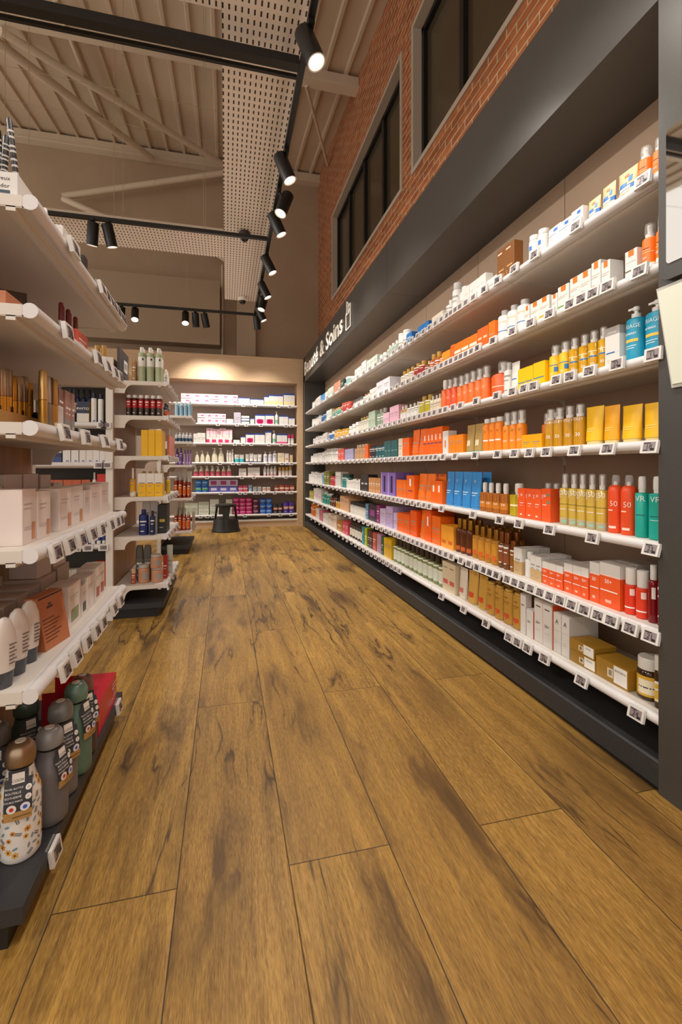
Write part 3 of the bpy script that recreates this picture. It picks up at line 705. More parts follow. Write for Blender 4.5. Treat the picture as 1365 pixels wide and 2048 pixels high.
def place(plane, shelf_i, segs):
    """segs: (kind, px_a, px_b, n, top_row, description, params); px are photo columns of the front row"""
    ax, front, rz, zs, names, where, inward = plane['ax'], plane['front'], plane['rz'], plane['z'], plane['names'], plane['where'], plane['inward']
    z = zs[shelf_i]; sname = names[shelf_i]
    for sg in segs:
        kind, pa, pb, n, ytop, desc, k = sg
        if 'pxmap' in plane: pa, pb = plane['pxmap'](pa), plane['pxmap'](pb)
        if ax == 'y': ca, cb = front/ratio(pa), front/ratio(pb)
        else: ca, cb = front*ratio(pa), front*ratio(pb)
        lo, hi = min(ca, cb), max(ca, cb); w = (hi-lo)/n; mid = (lo+hi)/2
        fx, fy = (front, mid) if ax == "y" else (mid, front)
        if "h" in k: h = k["h"]
        else:
            h = z_at(fx, fy, ytop)-z
        h = max(h, .015); gap = k.get('gap', .0016 if kind == 'carton' else .004); bw = w-gap
        if 'wmax' in k: bw = min(bw, k['wmax'])
        d = k.get('d', min(bw, .09) if kind != 'carton' else min(max(bw*.8, .03), .1))
        if kind in ('bottle', 'spray', 'aerosol', 'jar', 'stick'): d = bw*k.get('sy', 1)
        if kind == 'pump': d = bw*k.get('sy', .8)
        if kind == 'tube': d = min(d, bw*.62)
        k = dict(k); far = k.get("far", fx*SN+fy*CS > 5.0)
        if far: k.pop('txt', None)
        if 'art' not in k and 'txt' not in k and kind in ('carton', 'bottle', 'tube', 'jar', 'pack'):
            ink = '#f1ede6' if sum(srgb(k.get('c', '#dddad5')[:7])) < .9 else '#9a918a'
            q = random.uniform(.45, .7); k['art'] = [(-.34, .34, q, q+.05, ink), (-.3, .2, q-.12, q-.09, ink), (-.3, .1, .14, .17, ink)]
        pm = BUILD[kind](bw, d, h, k)
        if far and kind != 'pump' or k.get('merge'):
            a = MB()
            for _, m in pm: a.merge(m)
            pm = [('x', a)]; merged = True
        else: merged = False
        nm, ct = k.get('name', NAMES[kind][0]), k.get('cat', NAMES[kind][1])
        parts = [(pn, m.mesh(nm if merged else pn)) for pn, m in pm]
        # count from the camera side (wall rows) or from the left (rows facing forward)
        rows = k.get('rows', 1)
        for rr in range(rows):
            for i in range(n):
                cc = lo+w*(i+.5) if ax == 'y' or True else 0
                dep = d/2+.002+rr*(d+.004)+k.get('back', 0)
                jit = k.get('jit', 2.5)*random.uniform(-1, 1) if kind != 'carton' else k.get('jit', .6)*random.uniform(-1, 1)
                dd = dep+random.uniform(0, .004)*(rr == 0)
                if ax == 'y': loc = (front+inward*dd, cc, z+.0006+k.get('dz', 0))
                else: loc = (cc, front+inward*dd, z+.0006+k.get('dz', 0))
                first = 'nearest' if ax == 'y' else 'from left'
                row = '' if rr == 0 else ', %s row back' % ordinal(rr+1)
                if n > 1:
                    lab = ('%s nearest %s' if ax == 'y' else '%s from left %s') % (ordinal(i+1), desc)+(' of %s%s' % (NUM[n] if n < 17 else n, row))
                else: lab = desc+row
                lab += ', %s %s' % (where, sname)
                if len(lab.split()) > 16: lab = lab.replace(' of %s' % (NUM[n] if n < 17 else n), '')
                if len(lab.split()) > 16: print('LONG', lab)
                if lab in SEEN: print('DUP', lab)
                SEEN[lab] = 1
                grp = None if n*rows == 1 else '%ss, %s %s' % (desc, where, sname)
                turn = plane.get('turn', 0) if kind in ('bottle', 'spray', 'aerosol', 'jar') and not k.get('sy') and not far else 0
                o = put(kind, parts, lab, loc, rz+R(jit+turn), grp, merged, nm, ct)
                if far and n*rows > 2 and 'dz' not in k and k.get('vary', 1): s = random.uniform(.9, 1.04); o.scale = (s if kind != 'carton' else 1, s if kind != 'carton' else 1, random.uniform(.88, 1.05))
# ---------------------------------------------------------------- electronic price tags
NTAG = [0]
TM = MB(); TM.box(-.029, .029, -.005, .005, -.0205, .0205, WHITE)
TS = MB(); TS.box(-.020, .022, -.0056, -.0051, -.0145, .0145, SCREEN)
TI = MB(); 
for q in ((-.02, -.002, -.0155, -.012), (-.02, .006, .011, .0145), (.008, .022, -.015, -.006)): TI.box(q[0]*.88, q[1]*.88, -.0059, -.0057, q[2]*.85, q[3]*.85, INK)
TB = MB(); TB.box(-.010, .017, -.0059, -.0057, -.008, .007, M('#4a4346', .5))
TC = MB(); TC.box(-.026, .026, .0052, .010, -.006, .024, CLEAR)
TAGM = [('case', TM.mesh('case')), ('screen', TS.mesh('screen')), ('print', TI.mesh('print')), ('digits', TB.mesh('digits')), ('clip', TC.mesh('clip'))]
tf = MB(); tf.merge(TM); tf.quad((-.020, -.0054, -.0145), (.022, -.0054, -.0145), (.022, -.0054, .0145), (-.020, -.0054, .0145), SCREEN); tf.quad((-.011, -.0058, -.0095), (.017, -.0058, -.0095), (.017, -.0058, .0085), (-.011, -.0058, .0085), M('#6d6063', .5))
TAGF = tf.mesh('price_tag'); DIG = {}
def price_tag(label, loc, rz, tilt, near, price=None):
    NTAG[0] += 1
    if not near:
        o = bpy.data.objects.new('price_tag', TAGF); C.objects.link(o); o.location = loc; o.rotation_euler = (R(tilt), 0, rz); return tag(o, label, 'price tag', 'electronic price tags')
    t = thing('price_tag', label, 'price tag', loc, rz, 'electronic price tags'); t.rotation_euler = (R(tilt), 0, rz)
    for pn, me in TAGM:
        if pn == 'digits' and price:
            if price not in DIG:
                m = MB(); m.text(price, INK, lambda x, z: (x, -.0060, z), .022, .001, -.001); DIG[price] = m.mesh('digits')
            me = DIG[price]
        o = bpy.data.objects.new(pn, me); C.objects.link(o); o.parent = t
    return t
# ---------------------------------------------------------------- what stands on the charcoal wall unit
WALL = dict(turn=22, ax='y', front=1.338, inward=1, rz=R(-90), z=RZ, names=['top shelf', 'second shelf', 'third shelf', 'fourth shelf', 'fifth shelf', 'sixth shelf', 'bottom shelf'], where='charcoal wall')
OR, YE, WH, RED, AMB, TEAL, DBL, PUR, LIL, BEI, GLD, GRN, PNK = '#ee7414', '#efb90c', '#dddad5', '#ec5a24', '#a86412g', '#12a394', '#1f6fb8', '#8d6bb5', '#b9a2cf', '#cfa277', '#b8893bm', '#9fb59a', '#d9a9bd'
CAPW = '#e2e0dc'; INKc = '#3b3432'; WT = '#f6f4ef'
sunspray = dict(c=OR, base='#eceae5', line='#f0c13c', bz=.22, bt=.72, nr=.62, art=[(-.5, .5, .42, .44, '#f4b070'), (-.4, .3, .12, .14, INKc), (-.36, .1, .5, .515, '#7a4a20'), (-.36, .2, .47, .48, '#f7cfa0')], txt=[('50+', -.2, .33, .07, WT)])
kidtube = dict(c='#e3b98c', cap='#ecd9c0', ch=.04, bands=[(.12, '#f3e3d0'), (.3, OR), (.38, '#f1d2ad'), (.52, '#2d6fb4')], art=[(-.32, .05, .52, .64, '#2e7cc8'), (.12, .3, .62, .78, '#3a86cc'), (-.1, .14, .78, .86, OR), (-.3, .25, .42, .5, '#f4ead8')])
bluesq = [(.02, .3, .78, .90, '#2a6fc0'), (-.42, .4, .52, .54, '#c6ced4'), (-.42, .3, .66, .69, '#8fa6bd')]
orsq = [(-.2, .25, .80, .99, OR), (-.42, .42, .62, .64, '#c9b9a9'), (-.42, .2, .56, .575, '#a79a8f')]
svr = dict(c='#c8a640g', neck=CAPW, bt=.72, nr=.5, sh=.02, base='#bdb089', bz=.14, art=[(-.5, .5, .40, .41, '#7a6a30'), (-.35, .3, .30, .312, WT), (-.1, .35, .05, .09, '#8fc4b4')], txt=[('50', .12, .62, .13, WT), ('SVR', -.34, .60, .09, WT, 90)])
place(WALL, 0, [
 ('spray', 1296, 1323, 1, 274, 'orange spray bottle with clear cap at the very end', sunspray), ('spray', 1266, 1295, 1, 292, 'orange spray bottle with clear cap beside beach tubes', sunspray),
 ('tube', 1225, 1265, 1, 338, 'beige beach print tube, largest', kidtube), ('tube', 1195, 1224, 1, 368, 'beige beach print tube, middle', kidtube), ('tube', 1167, 1194, 1, 396, 'beige beach print tube, smallest', kidtube),
 ('carton', 1142, 1166, 1, 418, 'white carton with small blue square', dict(art=bluesq)), ('carton', 1114, 1141, 1, 440, 'white carton with blue wave bottom', dict(art=bluesq+[(-.5, .5, 0, .18, '#2f93d0'), (-.5, .5, .18, .24, '#8fc7e4')])),
 ('tube', 1086, 1113, 1, 452, 'white tube with blue wave bottom', dict(c=WH, cap='#2f93d0', bands=[(.14, '#2f93d0'), (.2, '#9fd0e8')], art=bluesq)),
 ('bottle', 1051, 1085, 2, 465, 'slim white bottle with blue mark', dict(c=WH, cap=CAPW, bt=.84, nr=.8, cr=.9, art=[(-.3, 0, .5, .64, '#2a6fc0')])),
 ('carton', 994, 1028, 2, 492, 'tall brown carton with circle print', dict(c='#7c4d23', art=[(-.4, .1, .86, .9, '#e3cdb4'), (-.3, .3, .38, .42, '#c79a64'), (-.35, .35, .12, .15, '#c79a64'), (-.35, -.3, .04, .3, '#c79a64'), (.3, .35, .04, .3, '#c79a64')], d=.05)),
 ('carton', 972, 993, 1, 556, 'low white carton by brown cartons', dict()), ('carton', 928, 971, 4, 561, 'plain white carton', dict(art=[(-.3, .3, .6, .65, '#cfc9c4')])),
 ('bottle', 912, 927, 1, 573, 'white rounded bottle with pink ring', dict(c=WH, bt=.8, nr=.6, art=[(-.5, .5, .4, .44, '#d9b0a8')])), ('bottle', 899, 911, 1, 566, 'grey topped white bottle', dict(c=WH, cap='#c3bfbb', bt=.8, nr=.7)), ('bottle', 886, 898, 1, 600, 'small white bottle', dict(c=WH)),
 ('carton', 863, 885, 1, 628, 'pale beige carton', dict(c='#ddd2c2')), ('carton', 835, 856, 2, 648, 'bright blue carton', dict(c=DBL, art=[(-.3, .3, .5, .55, WT)])), ('tube', 824, 834, 1, 668, 'white tube with silver print', dict(c=WH)), ('carton', 812, 823, 1, 666, 'narrow blue carton', dict(c=DBL)),
 ('bottle', 792, 811, 2, 664, 'white wipes canister', dict(c=WH, bt=.9, nr=.95, cr=1, sh=.02)), ('bottle', 770, 790, 3, 686, 'pale green clear bottle', dict(c='#a9b9a8g', cap=CAPW)), ('jar', 755, 769, 2, 708, 'white jar with green lid', dict(c=WH, cap='#c9d8cf')), ('carton', 733, 754, 3, 716, 'pale green carton', dict(c='#ccd6cc')),
 ('carton', 723, 732, 1, 723, 'tall white carton', dict()), ('carton', 709, 722, 2, 736, 'white carton with grey top', dict(top='#b6b0aa')), ('pump', 697, 708, 1, 746, 'white pump bottle with pink label', dict(c=WH, lab=(.3, .55), lc='#d9a08f')), ('bottle', 688, 696, 1, 754, 'teal topped bottle', dict(c='#7fb5ad', cap=CAPW, nr=.9)), ('carton', 681, 687, 1, 760, 'dark green carton', dict(c='#23403a')),
 ('carton', 668, 680, 2, 764, 'coral carton', dict(c='#dc8f76')), ('carton', 656, 667, 2, 775, 'pale sage carton', dict(c='#c7d3c5')), ('carton', 650, 655, 1, 784, 'narrow white carton', dict()), ('carton', 642, 649, 1, 789, 'sky blue carton', dict(c='#2b8fd0')), ('carton', 632, 641, 2, 794, 'small white carton', dict()), ('bottle', 622, 631, 2, 797, 'white bottle with grey cap', dict(c=WH, cap='#a39d98'))])
place(WALL, 1, [
 ('spray', 1304, 1324, 1, 430, 'orange spray bottle at the very end', sunspray), ('spray', 1275, 1303, 1, 446, 'orange spray bottle by tall carton', sunspray),
 ('carton', 1249, 1274, 1, 500, 'tall white carton with dark green band', dict(art=orsq[:2]+[(-.5, .5, .34, .38, '#5b5a35')], txt=[('50', -.3, .14, .1, INKc)], d=.04)),
 ('carton', 1202, 1220, 1, 522, 'white carton with dark green top', dict(art=orsq+[(-.5, .5, .24, .3, '#2a5d55')], top='#2c4f45', d=.06)),
 ('carton', 1182, 1201, 1, 523, 'white carton with orange and green stripe', dict(art=orsq+[(-.5, .5, .04, .16, OR), (-.5, .5, .16, .21, '#5d9a3e')], txt=[('50', -.25, .34, .09, OR)])),
 ('carton', 1138, 1181, 2, 548, 'white carton with orange and teal stripe', dict(art=orsq+[(-.5, .5, .04, .16, OR), (-.5, .5, .2, .28, '#2d8f9c')], txt=[('50+', -.2, .38, .09, OR)])),
 ('carton', 1115, 1137, 1, 571, 'white carton with green stripe', dict(art=orsq+[(-.5, .5, .05, .15, OR), (-.5, .5, .24, .29, '#5d9a3e')])), ('carton', 1102, 1114, 1, 588, 'narrow white carton with orange foot', dict(art=orsq+[(-.5, .5, 0, .16, OR)])),
 ('carton', 1078, 1098, 1, 594, 'white carton with amber foot', dict(art=orsq+[(-.5, .5, 0, .3, '#f0a63a')], d=.05)), ('carton', 1059, 1077, 1, 604, 'white carton with yellow foot', dict(art=orsq+[(-.5, .5, 0, .25, '#f2c54b')])), ('carton', 1048, 1058, 1, 612, 'slim white carton', dict(art=orsq)),
 ('bottle', 989, 1047, 3, 610, 'white bottle with grey cap and blue stripe', dict(c=WH, cap='#bdbab8', bt=.84, nr=.5, cr=.55, sh=.07, art=[(-.5, .5, .32, .345, '#2a6bb0'), (-.3, .3, .6, .64, '#e5c6a4')])),
 ('carton', 976, 988, 1, 643, 'narrow orange carton', dict(c=OR)), ('carton', 954, 975, 2, 655, 'orange carton with pale print', dict(c='#e8621c', art=[(-.35, .35, .5, .6, '#f3c39b')])), ('carton', 908, 953, 3, 678, 'long orange carton with white lettering', dict(c=OR, art=[(-.45, .45, .45, .6, '#f7e6d2'), (.1, .4, .12, .2, '#3f9a9a')])), ('carton', 900, 907, 1, 690, 'slim deep orange carton', dict(c='#e2661c')), ('carton', 884, 899, 2, 702, 'yellow orange carton', dict(c='#f0941c')),
 ('bottle', 876, 883, 1, 708, 'orange bottle with cork cap', dict(c='#d9791cg', cap='#c89a4c')), ('bottle', 855, 875, 2, 706, 'amber bottle with gold cap', dict(c='#b5540fg', cap='#c79a45', bt=.72, nr=.5, sh=.1)), ('bottle', 845, 854, 1, 722, 'amber bottle with wire cap', dict(c='#8f3a18g', cap='#d9cfbc', nr=.3)), ('bottle', 823, 843, 2, 724, 'red oil bottle with gold cap', dict(c='#a3201ag', cap='#c79a45', bt=.72, nr=.5, sh=.1)), ('bottle', 797, 822, 3, 738, 'white labelled bottle with gold cap', dict(c='#e3d9cc', cap='#b98e3e', bt=.72, nr=.45)),
 ('carton', 753, 779, 2, 760, 'large pale lilac carton', dict(c='#dcd8e2', d=.12)), ('carton', 739, 752, 2, 777, 'white square carton', dict()), ('bottle', 724, 738, 3, 786, 'white bottle with tan cap', dict(c=WH, cap='#b98f6c')), ('jar', 704, 723, 4, 797, 'white jar with dark lid', dict(c=WH, cap='#4a4440')), ('jar', 681, 697, 3, 804, 'red jar', dict(c='#b02a20', cap='#c4493a')),
 ('bottle', 664, 680, 4, 811, 'amber bottle with black cap', dict(c='#b8702ag', cap='#2b2522', lc='#3f8f79')), ('carton', 653, 663, 2, 820, 'pale mint carton', dict(c='#d5ddd6')), ('bottle', 640, 652, 3, 823, 'deep blue bottle', dict(c='#1f5c96', cap='#2a3a4e')), ('bottle', 622, 639, 4, 830, 'white bottle with dark cap', dict(c=WH, cap='#38424a'))])
blupump = dict(c='#1796b8', bt=.80, cap='#e7e4df', nr=.4, sh=.05, sy=.85, art=[(-.3, .38, .37, .42, '#f2c24a'), (-.3, .3, .30, .31, WT), (-.3, .2, .26, .27, WT)], txt=[('URIAGE', 0, .64, .10, '#d7eef2'), ('bariésun', -.05, .52, .07, WT)])
yoil = dict(c='#c79512g', bt=.72, nr=.6, sh=.03, art=[(-.45, .4, .5, .52, '#f5e6b8'), (-.3, .4, .38, .41, '#2f77b5')], txt=[('50', .05, .22, .09, WT)])
place(WALL, 2, [
 ('pump', 1277, 1322, 1, 598, 'large turquoise pump bottle at the very end', blupump), ('pump', 1240, 1276, 1, 612, 'large turquoise pump bottle beside grey carton', blupump),
 ('carton', 1209, 1239, 1, 654, 'white carton with grey top half', dict(bands=[(.8, WH)], c='#a9a4a0', art=[(-.4, .2, .36, .39, '#2a6bb0'), (.2, .4, .36, .42, '#d5dee4')], txt=[('URIAGE', 0, .86, .075, WT), ('50', -.22, .18, .1, '#f0c98a')], d=.045)),
 ('spray', 1190, 1208, 1, 653, 'golden oil spray beside white carton', yoil), ('spray', 1131, 1189, 3, 668, 'golden clear oil spray with blue mark', yoil),
 ('spray', 1090, 1130, 2, 686, 'opaque yellow spray bottle', dict(c='#f0bb06', bt=.72, nr=.62, art=[(-.4, .4, .46, .48, '#2f77b5'), (.1, .4, .3, .42, '#2f77b5')], txt=[('50', -.1, .25, .08, WT)])),
 ('carton', 1066, 1089, 1, 724, 'yellow carton, largest', dict(c='#f0c008', art=[(-.45, .45, .36, .4, '#2f77b5')], d=.035)), ('carton', 1034, 1065, 2, 735, 'yellow carton with blue stripe', dict(c='#f0c008', art=[(-.45, .45, .36, .4, '#2f77b5')], d=.035)),
 ('tube', 1017, 1033, 1, 724, 'white tube with blue stripe', dict(c=WH, bands=[], art=[(-.3, .3, .45, .48, '#2a6bb0')])), ('bottle', 1002, 1016, 1, 725, 'white bottle with silver cap', dict(c=WH, cap='#c9c6c2')),
 ('spray', 971, 1001, 1, 722, 'wide orange bottle with clear cap', dict(c='#e8591a', bt=.68, nr=.45, sh=.1, art=[(-.3, .3, .3, .32, '#f7d9b8')])), ('spray', 908, 970, 5, 741, 'orange spray bottle with clear cap', dict(c='#e96a1c', bt=.66, nr=.6, txt=[('50', 0, .4, .1, '#f7d0a8')])), ('spray', 888, 907, 2, 756, 'red orange spray bottle', dict(c='#e0501c', bt=.7, nr=.6, txt=[('30', 0, .4, .1, '#f7d0a8')])), ('spray', 878, 887, 1, 760, 'deep orange bottle with white cap', dict(c='#e8641c', over=CAPW)),
 ('bottle', 857, 877, 3, 790, 'small clear bottle with wire loop', dict(c='#d9cdb0g', cap='#d9d4cc', nr=.3)), ('bottle', 834, 856, 2, 791, 'yellow green oil bottle with gold cap', dict(c='#b3a52ag', cap='#b9963f', bt=.72, nr=.45)), ('bottle', 810, 833, 3, 806, 'white label bottle with loop cap', dict(c=WH, cap='#d8d2c8', nr=.3)), ('bottle', 798, 809, 2, 812, 'amber and white bottle', dict(c='#d0882cg', cap='#d9cfc0', lc=WH)),
 ('carton', 779, 797, 2, 812, 'tall pink carton', dict(c=PNK)), ('carton', 766, 778, 2, 826, 'short pink carton', dict(c='#dcb1c4')), ('bottle', 751, 765, 2, 817, 'grey green bottle', dict(c='#8a9c86g', cap='#b8b3ab')), ('carton', 737, 750, 2, 823, 'sage green carton', dict(c='#a9bda6')), ('bottle', 715, 736, 4, 833, 'clear bottle with gold cap', dict(c='#d5d2c4', cap='#c0a66a')), ('jar', 693, 714, 3, 848, 'white cream jar', dict(c=WH)), ('bottle', 667, 692, 5, 852, 'amber gold bottle with black cap', dict(c='#b58a22g', cap='#2a2422', lc='#d8a33a')),
 ('bottle', 655, 666, 2, 861, 'blue and white bottle', dict(c='#dfe4ec', lc='#3a6fb5')), ('carton', 647, 654, 2, 866, 'narrow pale carton', dict()), ('bottle', 624, 646, 5, 870, 'white bottle', dict(c=WH))])
yt = dict(c='#efb80c', cap='#e3cf8c', ch=.12, art=[(-.3, .2, .42, .44, '#f7d978'), (-.3, .1, .36, .38, '#f7d978')])
place(WALL, 3, [
 ('tube', 1275, 1321, 1, 805, 'large yellow tube at the very end', yt), ('tube', 1231, 1274, 1, 810, 'large yellow tube with plain front', yt), ('tube', 1197, 1230, 1, 811, 'large deep yellow tube', dict(yt, c='#eda40c')), ('tube', 1160, 1196, 1, 813, 'large yellow tube beside oil sprays', yt),
 ('spray', 1083, 1159, 4, 813, 'clear golden oil spray', dict(c='#c08a12g', bt=.70, nr=.6, sh=.04, txt=[('30', 0, .28, .12, WT), ('SOLEY', 0, .64, .09, WT)])),
 ('carton', 1042, 1082, 2, 869, 'low yellow carton', dict(c='#eda70e')), ('spray', 1050, 1082, 2, 824, 'orange spray standing behind low cartons', dict(c='#e0781a', back=.07)),
 ('spray', 999, 1041, 3, 822, 'orange bottle with tall clear cap', dict(c='#ee8a14', bt=.66, nr=.65, sh=.1, txt=[('50+', 0, .25, .08, WT), ('V', .0, .5, .1, '#5b6a3a')])), ('bottle', 960, 998, 3, 836, 'rounded orange bottle', dict(c='#ee8412', bt=.86, nr=.6, sh=.12, cap=CAPW, art=[(-.3, .3, .32, .36, WT)], txt=[('V', 0, .6, .1, '#6a5a2a')])),
 ('tube', 926, 959, 2, 849, 'olive beige tube', dict(c='#a98a4c', cap='#6fb3a0', ch=.07, txt=[('V', 0, .72, .1, '#d8cca8')], art=[(-.2, .2, .25, .45, '#d8cca8')])), ('carton', 897, 925, 2, 870, 'orange carton', dict(c='#ee8414')), ('carton', 885, 896, 1, 862, 'white carton with orange edge', dict(art=[(-.1, .1, .3, .6, '#cf6a3a')])),
 ('carton', 846, 884, 5, 856, 'bright orange carton with white drop', dict(c='#f0660c', d=.05, art=[(-.12, .12, .55, .75, WT), (-.4, .4, .42, .46, '#5d2f6a')])), ('tube', 832, 845, 1, 858, 'tall orange tube', dict(c='#f0660c', cap='#ee7a1c')), ('tube', 819, 831, 1, 860, 'orange tube', dict(c='#ee6a12', cap='#ee7a1c')), ('carton', 805, 818, 1, 876, 'square orange carton', dict(c='#ee640f')), ('carton', 796, 804, 1, 877, 'narrow cream carton', dict(c='#e0d3c0')),
 ('carton', 768, 795, 4, 881, 'dark teal carton', dict(c='#1f5a5e', art=[(-.3, .3, .4, .44, '#7fb0b0')])), ('bottle', 749, 767, 3, 889, 'teal bottle with dark cap', dict(c='#1d5a63', cap='#23282c', bt=.85, nr=.8)), ('bottle', 737, 748, 2, 891, 'dark plum bottle', dict(c='#33242e', cap='#221a1e', bt=.85, nr=.8)), ('carton', 729, 736, 1, 890, 'slim orange carton', dict(c='#e8641c')), ('bottle', 707, 728, 4, 889, 'copper beige bottle', dict(c='#c39468', cap='#d9c2a8')), ('carton', 689, 706, 2, 898, 'lilac carton', dict(c='#a3a0c6')), ('carton', 676, 688, 2, 898, 'coral red carton', dict(c='#d4574a')), ('bottle', 642, 675, 7, 897, 'white bottle with clear cap', dict(c=WH, cap='#cfcac4')), ('bottle', 619, 641, 5, 904, 'short white bottle', dict(c=WH))])
place(WALL, 4, [
 ('spray', 1286, 1320, 1, 953, 'teal green spray bottle at the very end', dict(c='#10a392', bt=.73, nr=.5, sh=.02, over=CAPW, txt=[('VR', .0, .63, .13, '#d6efe8')], art=[(-.3, .3, .36, .375, '#0b6d66'), (-.3, .3, .3, .31, '#bfe5dc')])), ('spray', 1260, 1285, 1, 953, 'teal green spray bottle beside red can', dict(c='#10a392', bt=.73, nr=.5, sh=.02, over=CAPW, txt=[('VR', .0, .63, .13, '#d6efe8')], art=[(-.3, .3, .36, .375, '#0b6d66')])),
 ('aerosol', 1206, 1259, 2, 950, 'red orange aerosol can', dict(c='#ec5020', txt=[('50', .05, .5, .13, '#f8d8c8')], art=[(-.35, .0, .38, .4, '#f8d8c8'), (-.3, .2, .08, .12, '#f8d8c8')])),
 ('spray', 1113, 1205, 5, 948, 'tall clear oil spray with white nozzle', dict(svr)), ('carton', 1082, 1100, 1, 978, 'red carton with teal dots', dict(c=RED, txt=[('50', -.1, .78, .12, WT), ('SVR', -.38, .75, .08, WT, 90)], art=[(-.35, .1, .5, .52, WT), (.2, .4, .78, .86, TEAL), (.2, .4, .55, .63, TEAL)], d=.05)),
 ('carton', 1035, 1081, 3, 978, 'red orange sunscreen carton', dict(c=RED, txt=[('50', .05, .78, .12, WT), ('SVR', -.36, .75, .08, WT, 90)], art=[(-.2, .3, .5, .52, WT), (-.2, .2, .42, .43, WT), (-.15, .1, .1, .14, WT)], d=.05)), ('spray', 1052, 1098, 3, 967, 'brown spray bottle behind red cartons', dict(c='#8a4a1a', back=.075)),
 ('spray', 1009, 1033, 1, 967, 'small yellow oil spray with white nozzle', dict(c='#b5a01cg', bt=.66, nr=.42, sh=.03, over=CAPW, art=[(-.3, .3, .3, .36, '#f0e3b0')])), ('spray', 954, 1008, 4, 966, 'small amber oil spray with white nozzle', dict(c='#a55c12g', bt=.66, nr=.42, sh=.03, over=CAPW, art=[(-.45, .45, .14, .36, '#c9791c')], txt=[('DA', 0, .3, .1, WT)])),
 ('tube', 885, 953, 4, 944, 'blue tube with white leaf', dict(c='#2e84c8', cap='#3c93d4', ch=.07, art=[(-.3, .3, .42, .45, '#bcdcf0'), (-.25, .2, .36, .38, '#bcdcf0')], txt=[('V', 0, .74, .12, WT)], rows=2)),
 ('carton', 861, 884, 2, 962, 'orange carton with white drop', dict(c='#f0660c', d=.06, rows=2, art=[(-.12, .12, .5, .8, WT)])), ('tube', 829, 860, 2, 948, 'tall orange tube', dict(c='#ee720f', cap='#ee7a1c', rows=2)), ('carton', 813, 828, 1, 951, 'wide orange carton', dict(c='#ee680f', art=[(-.1, .1, .55, .85, WT), (-.3, .3, .32, .36, '#5d2f6a')])), ('carton', 792, 812, 3, 960, 'short orange carton', dict(c='#ee700f')),
 ('carton', 762, 791, 2, 945, 'tall purple carton with dark slot', dict(c='#8467b4', d=.08, art=[(-.14, .14, .12, .85, '#2c2140'), (-.5, -.4, 0, 1, '#b9a4d8')], rows=2)), ('carton', 737, 760, 5, 956, 'tan wedge carton', dict(c='#c08a58')),
 ('carton', 721, 736, 2, 949, 'black carton with white spots', dict(c='#2c2826', art=[(-.3, .3, .4, .5, '#c9c4be')])), ('carton', 693, 720, 8, 959, 'slim white carton with dark edge', dict(side='#2c2826')), ('bottle', 682, 692, 2, 948, 'teal jar bottle', dict(c='#2a7d78', cap='#2b3a3a', nr=.8)), ('carton', 671, 681, 2, 944, 'pale grey carton', dict(c='#cfccc6')), ('bottle', 659, 670, 3, 948, 'crimson bottle', dict(c='#b5323f', cap='#3a2626')), ('carton', 648, 658, 2, 943, 'olive carton', dict(c='#7c7d35')), ('bottle', 641, 647, 1, 942, 'light blue bottle', dict(c='#6aa3cc')), ('bottle', 615, 640, 6, 944, 'white bottle', dict(c=WH, rows=2))])
alpha = lambda s, t='50+': dict(c=WH, bands=[(.70, RED), (.74, '#f3d9cf')], top='#bdb5ad', d=.05, rows=3, txt=[(t, -.05, .58, .13, WT)], art=[(-.45, .4, .36, .385, WT), (-.2, .1, .1, .17, '#f5b7a2')])
